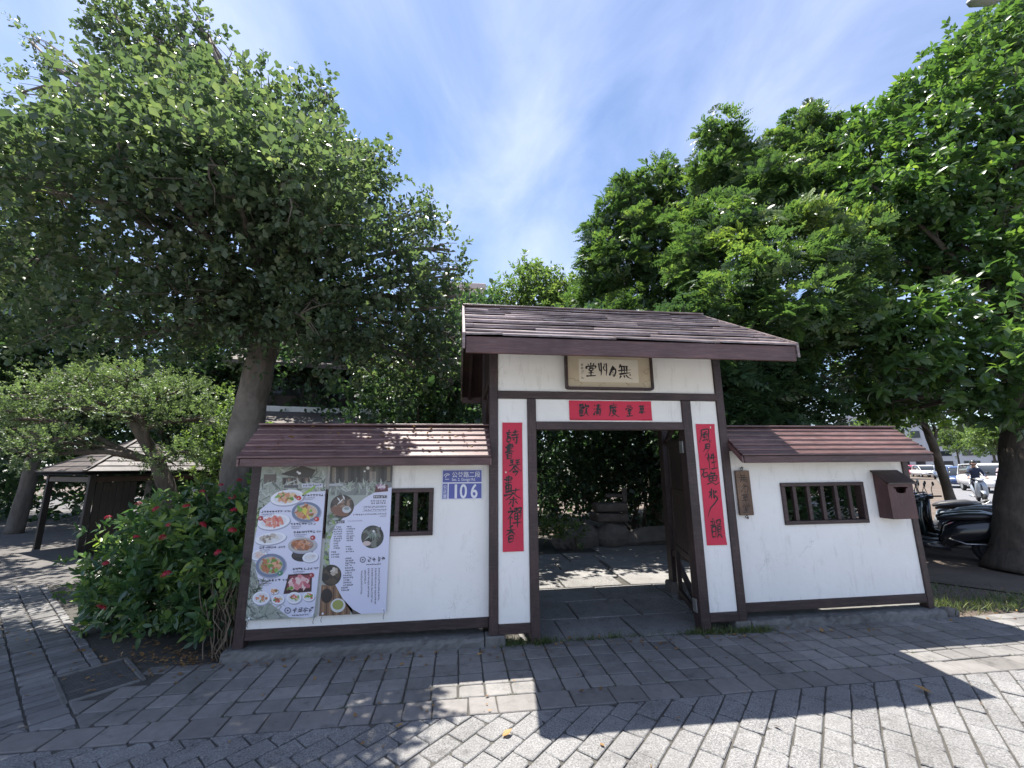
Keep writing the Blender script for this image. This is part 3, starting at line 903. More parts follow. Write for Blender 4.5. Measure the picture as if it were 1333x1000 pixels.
GLYPH = {
 '無': [[(30,6),(16,30)],[(22,20),(84,15)],[(6,46),(97,38)],[(34,22),(32,62)],[(52,18),(50,64)],[(70,17),(68,60)],[(14,66),(92,58)],[(26,74),(12,96)],[(46,72),(48,90)],[(60,70),(72,88),(100,98)],[(84,66),(92,76)]],
 '為': [[(60,2),(40,26),(18,50)],[(70,14),(52,36),(30,62),(14,84),(20,92),(40,74)],[(48,40),(84,30),(90,60),(74,94),(60,96),(54,82),(64,78)],[(50,58),(58,66)]],
 '艸': [[(6,8),(8,46),(16,62),(30,58)],[(28,2),(30,58),(26,98)],[(54,30),(56,52),(66,60),(80,56)],[(62,8),(62,40)],[(82,6),(84,56),(80,96)]],
 '堂': [[(48,0),(50,20)],[(24,8),(32,20)],[(76,4),(64,20)],[(14,46),(12,30),(90,24),(80,42)],[(36,42),(33,60)],[(36,42),(68,39),(63,58)],[(35,59),(63,57)],[(28,75),(74,71)],[(50,60),(50,94)],[(10,97),(92,93)]],
 '草': [[(10,20),(90,15)],[(34,6),(36,32)],[(68,3),(62,32)],[(30,38),(31,66)],[(30,39),(72,36),(67,64)],[(34,51),(66,50)],[(32,65),(66,63)],[(8,80),(94,75)],[(50,64),(49,100)]],
 '度': [[(50,0),(55,10)],[(16,18),(90,12)],[(20,18),(17,60),(2,96)],[(30,34),(86,30)],[(42,24),(42,47)],[(68,21),(66,46)],[(42,47),(66,45)],[(32,60),(74,56),(50,85),(22,99)],[(38,66),(64,84),(106,103)]],
 '清': [[(10,14),(20,24)],[(4,40),(14,48)],[(3,94),(26,62)],[(38,17),(92,13)],[(42,31),(84,28)],[(30,46),(97,40)],[(62,2),(62,45)],[(44,55),(38,98)],[(44,55),(84,52),(80,96),(68,88)],[(46,67),(80,65)],[(45,79),(80,77)]],
 '歡': [[(4,15),(56,11)],[(18,4),(19,23)],[(40,2),(38,22)],[(9,29),(26,27),(25,40),(11,41),(9,29)],[(34,28),(50,26),(49,39),(34,40),(34,28)],[(18,44),(6,64)],[(14,52),(14,98)],[(30,42),(34,50)],[(14,55),(57,52)],[(15,67),(52,65)],[(15,79),(52,77)],[(14,95),(59,92)],[(34,54),(34,94)],[(72,4),(58,38)],[(66,25),(99,19),(90,36)],[(78,34),(74,62),(50,99)],[(76,56),(84,80),(103,99)]],
 '詩': [[(20,0),(27,12)],[(4,24),(42,19)],[(10,37),(36,34)],[(10,51),(36,48)],[(12,62),(11,92)],[(12,63),(38,60),(34,88)],[(12,89),(34,87)],[(48,18),(94,13)],[(70,0),(70,37)],[(42,40),(100,33)],[(44,60),(100,54)],[(82,42),(82,98),(70,88)],[(57,68),(66,81)]],
 '書': [[(20,15),(84,10),(78,30)],[(2,25),(100,19)],[(20,35),(80,32)],[(18,46),(82,43)],[(0,58),(102,51)],[(50,-2),(50,60)],[(28,66),(27,102)],[(28,67),(76,64),(72,98)],[(30,81),(72,79)],[(30,96),(72,94)]],
 '琴': [[(8,11),(44,7)],[(10,25),(42,22)],[(2,42),(47,36)],[(26,8),(26,40)],[(54,11),(94,7)],[(56,25),(90,22)],[(50,41),(98,34)],[(73,7),(73,38)],[(50,42),(28,62),(0,78)],[(50,44),(74,62),(102,74)],[(42,62),(58,67)],[(26,80),(74,75),(50,100)]],
 '畫': [[(20,9),(82,5),(76,22)],[(2,18),(99,12)],[(22,25),(78,22)],[(14,36),(86,31)],[(50,-2),(50,41)],[(24,47),(23,86)],[(24,48),(78,44),(74,82)],[(26,65),(74,62)],[(50,46),(50,82)],[(26,83),(74,80)],[(0,100),(102,92)]],
 '茶': [[(6,16),(95,9)],[(34,0),(36,25)],[(67,-2),(63,25)],[(50,22),(30,44),(-2,63)],[(50,24),(72,42),(104,57)],[(24,63),(78,58)],[(50,44),(50,100),(41,90)],[(36,72),(18,90)],[(62,70),(83,86)]],
 '禪': [[(20,0),(28,12)],[(4,26),(40,20),(6,60)],[(24,44),(24,102)],[(28,48),(39,59)],[(49,7),(66,5),(64,20),(50,21),(49,7)],[(75,6),(95,4),(92,18),(76,19),(75,6)],[(52,30),(51,63)],[(52,32),(94,28),(90,60)],[(54,46),(90,44)],[(54,61),(90,59)],[(72,30),(72,104)],[(40,80),(103,74)]],
 '香': [[(74,0),(28,15)],[(4,30),(98,23)],[(50,12),(50,53)],[(48,28),(28,46),(0,58)],[(52,28),(74,44),(102,54)],[(28,60),(27,100)],[(28,61),(74,58),(70,96)],[(30,78),(70,76)],[(30,96),(70,94)]],
 '風': [[(22,6),(20,50),(0,98)],[(22,8),(82,3),(80,60),(90,95),(104,78)],[(68,17),(36,29)],[(36,37),(36,58)],[(36,38),(68,35),(64,56)],[(37,58),(64,55)],[(50,24),(50,79)],[(28,82),(68,74)],[(62,66),(74,86)]],
 '月': [[(34,4),(32,50),(4,100)],[(34,6),(80,3),(74,60),(20,150)],[(34,34),(76,31)],[(33,58),(75,55)]],
 '性': [[(18,0),(18,102)],[(2,26),(8,46)],[(28,22),(37,35)],[(56,6),(40,38)],[(46,31),(97,25)],[(44,58),(95,52)],[(70,0),(70,92)],[(34,97),(103,88)]],
 '石': [[(4,16),(98,8)],[(48,12),(34,48),(0,88)],[(34,48),(33,96)],[(34,51),(87,46),(80,91)],[(35,89),(80,86)]],
 '魚': [[(42,-2),(28,18),(2,36)],[(36,12),(72,8),(56,26)],[(22,30),(21,71)],[(22,32),(83,27),(78,68)],[(24,49),(78,45)],[(50,28),(50,68)],[(23,70),(78,66)],[(0,94),(40,80),(70,94),(102,78)]],
 '水': [[(36,0),(30,92)],[(4,30),(30,40),(2,80)],[(60,14),(58,84),(70,70)],[(88,20),(72,44)],[(66,60),(100,90),(60,130),(10,175),(-20,240)]],
 '韻': [[(24,-2),(28,8)],[(4,15),(47,11)],[(16,18),(20,29)],[(38,16),(32,29)],[(0,36),(51,30)],[(12,43),(11,98)],[(12,44),(44,41),(40,94)],[(14,67),(40,65)],[(14,93),(40,91)],[(58,9),(58,27)],[(58,10),(90,7),(86,25),(58,27)],[(53,36),(102,30)],[(62,43),(62,83)],[(62,44),(92,41),(88,80)],[(64,56),(88,54)],[(64,69),(88,67)],[(63,82),(88,80)],[(68,84),(52,100)],[(82,84),(98,100)]],
}
def brush(mb, ch, x0, x1, z1, z0, y, w, seed):
    """brush strokes of one character in the rectangle x0..x1, top z1, bottom z0, on the plane y (facing -y)"""
    rng = random.Random(seed)
    shear = rng.uniform(-0.05, 0.12)
    lay = 0
    for st in GLYPH[ch]:
        pts = []
        for (a, b) in st:
            a += rng.uniform(-1.6, 1.6); b += rng.uniform(-1.6, 1.6)
            pts.append((x0 + (x1 - x0) * (a / 100 + shear * (0.5 - b / 100)), z1 - (z1 - z0) * b / 100))
        # resample with a smooth curve
        dense = []
        for i in range(len(pts) - 1):
            p0 = pts[max(i - 1, 0)]; p1 = pts[i]; p2 = pts[i + 1]; p3 = pts[min(i + 2, len(pts) - 1)]
            for k in range(6):
                s = k / 6; s2, s3 = s * s, s * s * s
                q = []
                for c in (0, 1):
                    m1, m2 = (p2[c] - p0[c]) * 0.28, (p3[c] - p1[c]) * 0.28
                    q.append((2*s3-3*s2+1)*p1[c] + (s3-2*s2+s)*m1 + (-2*s3+3*s2)*p2[c] + (s3-s2)*m2)
                dense.append(tuple(q))
        dense.append(pts[-1])
        n = len(dense); ww = w * rng.uniform(0.75, 1.3)
        L = [];R = []
        for i, p in enumerate(dense):
            a, b = dense[max(i - 1, 0)], dense[min(i + 1, n - 1)]
            dx_, dz_ = b[0] - a[0], b[1] - a[1]; l = math.hypot(dx_, dz_) or 1
            s = i / (n - 1)
            hw = ww * (0.62 + 0.5 * (1 - s) ** 2 - 0.35 * s ** 3 + 0.12 * math.sin(7 * s + seed))
            if i == 0: hw *= 0.55
            L.append((p[0] - dz_ / l * hw, y - lay, p[1] + dx_ / l * hw)); R.append((p[0] + dz_ / l * hw, y - lay, p[1] - dx_ / l * hw))
        mb.add(L + R, [(i, i + 1, n + i + 1, n + i) for i in range(n - 1)])
        lay += 0.00004
def scroll(label, x0, x1, z0, z1, chars, w, y=4.293, frame=None):
    o = MB()
    # a paper strip with a slight ripple
    nx, nz = 4, 14; v = []; f = []; rg2 = random.Random(int(x0 * 100))
    for j in range(nz + 1):
        for i in range(nx + 1):
            edge = (0.002 if (i in (0, nx) or j in (0, nz)) else 0.0) + (0.012 if (i in (0, nx) and j in (0, nz)) else 0) + (0.006 if j == 0 else 0)
            v.append((x0 + (x1 - x0) * i / nx, y - 0.0005 - edge * rg2.random(), z0 + (z1 - z0) * j / nz))
    for j in range(nz):
        for i in range(nx):
            a = j * (nx + 1) + i; f.append((a, a + 1, a + nx + 2, a + nx + 1))
    o.add(v, f)
    n = len(o.v); o.add([(p[0], p[1] + 0.0008, p[2]) for p in v], [tuple(reversed(q)) for q in f])
    t_ = o.build('paper_strip', RED)
    tag(t_, label, 'couplet', 'red paper couplets on the gate')
    for k, (ch, a0, a1, b0, b1) in enumerate(chars):
        m = MB()
        brush(m, ch, x0 + (x1 - x0) * a0, x0 + (x1 - x0) * a1, z1 - (z1 - z0) * b0, z1 - (z1 - z0) * b1, y - 0.0032, w, k + 5)
        m.build('character', INK, t_)
    return t_
s_ = scroll('tall red paper strip of black brush writing left of the gateway', 0.448, 0.657, 0.828, 2.099,
       [('詩', .17, .84, .06, .17), ('書', .13, .57, .17, .295), ('琴', .33, .92, .29, .425), ('畫', .06, .53, .43, .58), ('茶', .17, .88, .525, .665), ('禪', .21, .92, .67, .82), ('香', .17, .61, .805, .935)], 0.0088)
bx('seal', PAPER, s_, 0.475, 0.490, 4.2885, 4.2895, 1.585, 1.60, 0.0002)
s_ = scroll('tall red paper strip of black brush writing right of the gateway', 2.597, 2.817, 0.823, 2.094,
       [('風', .11, .75, .043, .165), ('月', .28, .71, .17, .24), ('性', .44, .93, .25, .39), ('石', .02, .42, .375, .46), ('魚', .3, .97, .41, .52), ('水', .33, .8, .545, .64), ('韻', .27, .85, .79, .945)], 0.0082)
bx('seal', PAPER, s_, 2.762, 2.774, 4.2885, 4.2895, 2.045, 2.068, 0.0002)
scroll('wide red paper banner of five brush characters over the gateway', 1.168, 2.096, 2.128, 2.340,
       [('歡', .11, .233, .14, .80), ('清', .288, .388, .14, .78), ('度', .475, .59, .12, .80), ('堂', .676, .772, .2, .80), ('草', .836, .922, .18, .68)], 0.0088)

# name board under the gate roof
t = empty('name_board', (1.60, 4.24, 2.45)); tag(t, 'framed cream name board with black brush characters under the gate eave', 'sign')
inv = Matrix.Translation((-1.60, -4.24, -2.45))
def nb(o): o.matrix_parent_inverse = inv; return o
bx0, bx1, bz0, bz1 = 1.122, 2.108, 2.452, 2.852
fr = MB()
def rrect(x0, x1, z0, z1, r, n=5):
    out = []
    for (cx, cz, a0) in ((x1 - r, z1 - r, 0), (x0 + r, z1 - r, 90), (x0 + r, z0 + r, 180), (x1 - r, z0 + r, 270)):
        for k in range(n + 1):
            a = rad(a0 + 90 * k / n); out.append((cx + r * math.cos(a), cz + r * math.sin(a)))
    return out
oo = rrect(bx0, bx1, bz0, bz1, 0.03); ii = rrect(bx0 + 0.026, bx1 - 0.026, bz0 + 0.026, bz1 - 0.026, 0.018)
n = len(oo); v = [(p[0], 4.212, p[1]) for p in oo] + [(p[0], 4.212, p[1]) for p in ii] + [(p[0], 4.262, p[1]) for p in oo] + [(p[0], 4.262, p[1]) for p in ii]
f = []
for i in range(n):
    j = (i + 1) % n
    f += [(i, j, n + j, n + i), (2 * n + i, 3 * n + i, 3 * n + j, 2 * n + j), (i, 2 * n + i, 2 * n + j, j), (n + i, n + j, 3 * n + j, 3 * n + i)]
fr.add(v, f); nb(fr.build('frame', W_BROWN, t, fix=True))
nb(bx('mount', CREAM, t, bx0 + 0.02, bx1 - 0.02, 4.232, 4.258, bz0 + 0.02, bz1 - 0.02, 0.002))
px0, px1, pz0, pz1 = 1.275, 1.945, 2.535, 2.79
nb(bx('paper', PAPER, t, px0, px1, 4.2300, 4.2318, pz0, pz1, 0.0003))
for k, (ch, a0, a1, b0, b1) in enumerate([('堂', .10, .30, .17, .76), ('艸', .325, .485, .13, .74), ('為', .49, .63, .27, .74), ('無', .635, .885, .17, .87)]):
    m = MB(); brush(m, ch, px0 + (px1 - px0) * a0, px0 + (px1 - px0) * a1, pz1 - (pz1 - pz0) * b0, pz1 - (pz1 - pz0) * b1, 4.2294, 0.0095, k + 40)
    nb(m.build('character', INK, t))
m = MB()
for k, (b0, b1) in enumerate(((.2, .33), (.37, .45), (.5, .7), (.8, .88))):
    brush(m, '香堂月石'[k], px0 + 0.018, px0 + 0.055, pz1 - (pz1 - pz0) * b0, pz1 - (pz1 - pz0) * b1, 4.2294, 0.0016, k + 60)
nb(m.build('signature', INK, t))
# tide marks of old damp on the mount
for (cx, cz, r, a0, a1) in ((1.17, 2.50, 0.11, -20, 110), (1.66, 2.485, 0.14, 0, 95), (1.55, 2.49, 0.05, 80, 190), (2.07, 2.52, 0.07, 90, 220), (2.06, 2.66, 0.05, 60, 260)):
    m = MB(); nn = 22; L = []; Rr = []
    for k in range(nn):
        a = rad(a0 + (a1 - a0) * k / (nn - 1)); q = r * (1 + 0.08 * math.sin(5 * a) + 0.05 * math.sin(11 * a))
        x, z = cx + q * 1.1 * math.cos(a), cz + q * 0.6 * math.sin(a)
        x = min(max(x, bx0 + 0.035), bx1 - 0.035); z = min(max(z, bz0 + 0.032), bz1 - 0.032)
        L.append((x, 4.2312, z)); Rr.append((min(x + 0.006, bx1 - 0.03), 4.2312, z + 0.006))
    m.add(L + Rr, [(i, i + 1, nn + i + 1, nn + i) for i in range(nn - 1)])
    nb(m.build('stain_mark', STAIN, t))

# house number plate
hx0, hx1, hz0, hz1, hy = -0.164, 0.252, 1.325, 1.628, 4.352
t = empty('house_number_plate', (hx0, hy, hz0)); tag(t, 'blue and white house number plate 106 on the white wall', 'sign')
def sp(o): return o
bx('plate', SIGNWHITE, t, 0, hx1 - hx0, 0, 0.006, 0, hz1 - hz0, 0.003)
W_, H_ = hx1 - hx0, hz1 - hz0
bx('blue_field', SIGNBLUE, t, 0.012, W_ - 0.012, -0.0012, 0.001, 0.172, H_ - 0.012, 0.0003)
bx('blue_field', SIGNBLUE, t, 0.012, 0.062, -0.0012, 0.001, 0.012, 0.160, 0.0003)
bx('blue_field', SIGNBLUE, t, 0.074, W_ - 0.012, -0.0012, 0.001, 0.012, 0.160, 0.0003)
font_mesh('公益路二段', SIGNWHITE, 0.062, 'lettering', t, (0.103, -0.0016, 0.225), 0.93, 0.0005)
font_mesh('Sec. 2, Gongyi Rd.', SIGNWHITE, 0.038, 'lettering', t, (0.103, -0.0016, 0.187), 0.86, 0.0004)
font_mesh('1', SIGNWHITE, 0.19, 'digit', t, (0.100, -0.0016, 0.019), 0.95, 0.0035)
font_mesh('0', SIGNWHITE, 0.19, 'digit', t, (0.184, -0.0016, 0.019), 0.78, 0.0035)
font_mesh('6', SIGNWHITE, 0.19, 'digit', t, (0.292, -0.0016, 0.019), 0.78, 0.0035)
for k, ch in enumerate('公正里'):
    font_mesh(ch, SIGNWHITE, 0.042, 'lettering', t, (0.017, -0.0016, 0.115 - k * 0.047), 0.95, 0.0005)
m = MB()
for (cx, r0, r1, a0, a1) in ((0.055, 0.030, 0.036, 40, 165), (0.062, 0.017, 0.024, 60, 200)):
    nn = 12; A = []; B = []
    for k in range(nn):
        a = rad(a0 + (a1 - a0) * k / (nn - 1))
        A.append((cx + r0 * math.cos(a), -0.0016, 0.225 + r0 * math.sin(a))); B.append((cx + r1 * math.cos(a), -0.0016, 0.225 + r1 * math.sin(a)))
    m.add(A + B, [(i, i + 1, nn + i + 1, nn + i) for i in range(nn - 1)])
m.box(0.035, 0.075, -0.0018, -0.0014, 0.200, 0.206, 0.0001)
m.build('emblem', SIGNWHITE, t)

# carved hanging board on the other wall
t = empty('hanging_board', (3.115, 4.335, 1.11)); tag(t, 'small weathered carved wooden board hanging beside the gate post', 'sign')
bx('board', W_PLQ, t, -0.083, 0.083, -0.012, 0.012, 0, 0.475, 0.004)
m = MB()
for k, ch in enumerate('無為草堂'):
    brush(m, ch, -0.055, 0.055, 0.44 - k * 0.105, 0.345 - k * 0.105, -0.0128, 0.0042, 90 + k)
m.build('carved_writing', plain('carved_dark', (0.03, 0.022, 0.018), 0.8, 0.3, 20, bs=0), t)
for z in (0.492, -0.017):
    m = MB(); m.torus((0, 0, z), 0.014, 0.0035, 1, 12, 6); m.torus((0.012, 0, z + (0.012 if z > 0 else -0.012)), 0.009, 0.003, 1, 10, 6); m.build('hook', DARKMET, t)

# letter box
t = empty('letter_box', (4.90, 4.36, 1.045)); tag(t, 'dark brown wooden letter box with slanting lid fixed at the wall end', 'letter box')
lx0, lx1, ly0, ly1 = -0.135, 0.185, -0.16, -0.025
W_BOX = wood('letter_box_wood', (0.075, 0.03, 0.03), (0.12, 0.05, 0.048), 0.5, 0.1, (14, 14, 1.2))
bx('back_board', W_BOX, t, lx0, lx1, -0.024, -0.004, 0, 0.50, 0.003)
for x in (lx0, lx1 - 0.015):
    m = MB().hexa([(x, ly0 + 0.014, 0), (x + 0.015, ly0 + 0.014, 0), (x + 0.015, ly1, 0), (x, ly1, 0), (x, ly0 + 0.014, 0.385), (x + 0.015, ly0 + 0.014, 0.385), (x + 0.015, ly1, 0.49), (x, ly1, 0.49)])
    m.build('side_board', W_BOX, t)
bx('bottom_board', W_BOX, t, lx0 + 0.016, lx1 - 0.016, ly0 + 0.014, ly1, 0.0, 0.014, 0.002)
# front with a notched slot
fm = MB(); sx0, sx1, sz0, sz1 = -0.055, 0.105, 0.275, 0.345
out = [(lx0, 0), (lx1, 0), (lx1, 0.38), (lx0, 0.38)]
slot = [(-0.075, 0.332), (-0.045, 0.326), (-0.032, 0.285), (0.0, 0.276), (0.05, 0.276), (0.082, 0.285), (0.095, 0.326), (0.125, 0.332), (0.1, 0.345), (-0.05, 0.345)]
bmf = bmesh.new()
def ring(pts, y): return [bmf.verts.new((p[0], y, p[1])) for p in pts]
for y in (ly0, ly0 + 0.013):
    a = ring(out, y); b = ring(slot, y)
    ed = [bmf.edges.new((a[i], a[(i + 1) % len(a)])) for i in range(len(a))] + [bmf.edges.new((b[i], b[(i + 1) % len(b)])) for i in range(len(b))]
    bmesh.ops.triangle_fill(bmf, use_beauty=True, edges=ed)
    if y == ly0: A0, B0 = a, b
    else:
        for q0, q1 in ((A0, a), (B0, b)):
            for i in range(len(q0)):
                j = (i + 1) % len(q0); bmf.faces.new((q0[i], q0[j], q1[j], q1[i]))
bmesh.ops.recalc_face_normals(bmf, faces=bmf.faces)
me = bpy.data.meshes.new('front_board'); bmf.to_mesh(me); bmf.free(); link('front_board', me, t, W_BOX)
m = MB().hexa([(lx0 - 0.02, ly0 - 0.035, 0.375), (lx1 + 0.02, ly0 - 0.035, 0.375), (lx1 + 0.02, -0.003, 0.512), (lx0 - 0.02, -0.003, 0.512),
               (lx0 - 0.02, ly0 - 0.035, 0.392), (lx1 + 0.02, ly0 - 0.035, 0.392), (lx1 + 0.02, -0.003, 0.529), (lx0 - 0.02, -0.003, 0.529)])
m.build('lid', W_DOOR, t)

# ------------------------------------------------------------------ menu posters (flat print on thin sheets)
class Canvas:
    def __init__(s, y): s.v = []; s.f = []; s.c = []; s.y = y; s.l = 0
    def poly(s, pts, col):
        s.l += 1; n = len(s.v)
        s.v += [(p[0], s.y - 0.0000045 * s.l, p[1]) for p in pts]; s.f.append(tuple(range(n, n + len(pts)))); s.c.append(col)
    def build(s, name, parent):
        me = bpy.data.meshes.new(name); me.from_pydata(s.v, [], s.f)
        ca = me.color_attributes.new('Col', 'FLOAT_COLOR', 'CORNER')
        buf = []
        for f, c in zip(s.f, s.c): buf += list((*c, 1.0)) * len(f)
        ca.data.foreach_set('color', buf)
        return link(name, me, parent, PRINT)
def poster(label, X0, X1, Z0, Z1, y, conv, draw, seed):
    t_ = empty('menu_poster', (X0, y, Z0)); tag(t_, label, 'poster', 'menu posters on the wall')
    # sheet with a gentle curl along the bottom
    W_, H_ = X1 - X0, Z1 - Z0
    nx, nz = 8, 20; v = []; f = []
    def cur(x, z):
        return -0.006 * max(0, 1 - z / (H_ * 0.5)) ** 2 * (0.5 + 0.5 * math.sin(x * 9 + seed)) 
    for j in range(nz + 1):
        for i in range(nx + 1):
            x, z = W_ * i / nx, H_ * j / nz; v.append((x, cur(x, z) , z))
    for j in range(nz):
        for i in range(nx):
            a = j * (nx + 1) + i; f.append((a, a + 1, a + nx + 2, a + nx + 1))
    n = len(v); v2 = v + [(p[0], p[1] + 0.001, p[2]) for p in v]; f2 = f + [tuple(i + n for i in reversed(q)) for q in f]
    me = bpy.data.meshes.new('sheet'); me.from_pydata(v2, [], f2); link('sheet', me, t_, POSTERW)
    cv = Canvas(-0.0066)
    rng = random.Random(seed)
    def P(x, yy):
        u, vv = conv(x, yy); return (min(max(u, 0), 1) * W_, (1 - min(max(vv, 0), 1)) * H_)
    class D: pass
    D.P = P; D.cv = cv; D.rng = rng
    def ell(x, yy, rx, ry, col, n=22, rot=0.0, wob=0.0):
        pts = []
        ph = rng.uniform(0, 6)
        for k in range(n):
            a = 2 * math.pi * k / n; q = 1 + wob * math.sin(3 * a + ph) + wob * 0.6 * math.sin(5 * a + ph * 2)
            ex, ey = rx * q * math.cos(a), ry * q * math.sin(a)
            pts.append(P(x + ex * math.cos(rot) - ey * math.sin(rot), yy + ex * math.sin(rot) + ey * math.cos(rot)))
        cv.poly(pts[::-1], col)
    def quad(a, b, c, d, col): cv.poly([P(*a), P(*d), P(*c), P(*b)][::1], col)
    def rect(x0, y0, x1, y1, col): quad((x0, y0), (x1, y0), (x1, y1), (x0, y1), col)
    def bits(x, yy, rx, ry, cols, n, s):
        for _ in range(n):
            a = rng.uniform(0, 6.28); r = math.sqrt(rng.random())
            ell(x + rx * r * math.cos(a), yy + ry * r * math.sin(a), s * rng.uniform(.6, 1.4), s * rng.uniform(.4, 1.0), rng.choice(cols), 7, rng.uniform(0, 3), 0.2)
    def text(x, yy, n, s, col=(0.03, 0.03, 0.04), vertical=False, gap=1.18):
        for k in range(n):
            cx, cy_ = (x, yy + k * s * gap) if vertical else (x + k * s * gap, yy - k * s * 0.012)
            h = s * 0.44; w = s * 0.1
            for _ in range(3):
                if rng.random() < .5:
                    q = cy_ + rng.uniform(-h, h); rect(cx - h, q - w, cx + h, q + w, col)
                else:
                    q = cx + rng.uniform(-h, h); rect(q - w, cy_ - h, q + w, cy_ + h, col)
    def strokes(x0, y0, x1, y1, n, cols, ln, w):
        for _ in range(n):
            a = rng.uniform(0, 6.28); cx, cy_ = rng.uniform(x0, x1), rng.uniform(y0, y1); l = ln * rng.uniform(.5, 1.3)
            dx_, dy_ = math.cos(a) * l, math.sin(a) * l; nx_, ny_ = -math.sin(a) * w, math.cos(a) * w
            cv.poly([P(cx - dx_, cy_ - dy_), P(cx + nx_, cy_ + ny_), P(cx + dx_, cy_ + dy_), P(cx - nx_, cy_ - ny_)], rng.choice(cols))
    D.ell = ell; D.quad = quad; D.rect = rect; D.bits = bits; D.text = text; D.strokes = strokes
    draw(D)
    pr = cv.build('printed_picture', t_)
    for (x, z) in ((0.03, 0.02), (W_ - 0.03, 0.03), (W_ * 0.55, H_ - 0.06)):
        m = MB(); m.disc((x, -0.009, z), 0.009, 0.006, 1, 10); m.build('fixing', SIGNWHITE, t_)
    for x in (0.02, W_ - 0.02):
        m = MB(); m.tube([(x, -0.008, 0.03), (x + 0.006, -0.007, 0.0), (x - 0.004, -0.006, -0.04), (x + 0.003, -0.004, -0.055)], 0.0022, 5); m.build('tie_string', DARKMET, t_)
    return t_
POSTERW = plain('poster_vinyl', (0.66, 0.67, 0.76), 0.42, 0.04, 3, bs=0)
LAV = (0.62, 0.63, 0.76)
GRY = [(0.22, 0.24, 0.22), (0.33, 0.36, 0.33), (0.13, 0.15, 0.13), (0.42, 0.45, 0.42), (0.28, 0.33, 0.26)]
GRN = [(0.10, 0.17, 0.06), (0.2, 0.3, 0.1), (0.32, 0.42, 0.2), (0.07, 0.1, 0.05)]
def conv1(x, y):
    v = (y - 78) / 880.0; xl = 62 - 62 * v; xr = 455 - 85 * v; return (x - xl) / (xr - xl), v
def conv2(x, y):
    v = (y - 78) / 860.0; xl = 460 - 58 * v; xr = 828 - 28 * v; return (x - xl) / (xr - xl), v
def logo(D, x, y, s):
    c = (0.05, 0.05, 0.07)
    for k in range(14):
        a = 2 * math.pi * k / 14; D.ell(x + s * .5 * math.cos(a), y + s * .5 * math.sin(a), s * .1, s * .1, c, 6)
    D.ell(x, y, s * .16, s * .16, c, 8)
    for k in range(4):
        D.strokes(x + s * (1.0 + k * .95), y - s * .35, x + s * (1.6 + k * .95), y + s * .35, 6, [c], s * .38, s * .07)
    D.text(x + s * .9, y + s * .95, 9, s * .28, c)
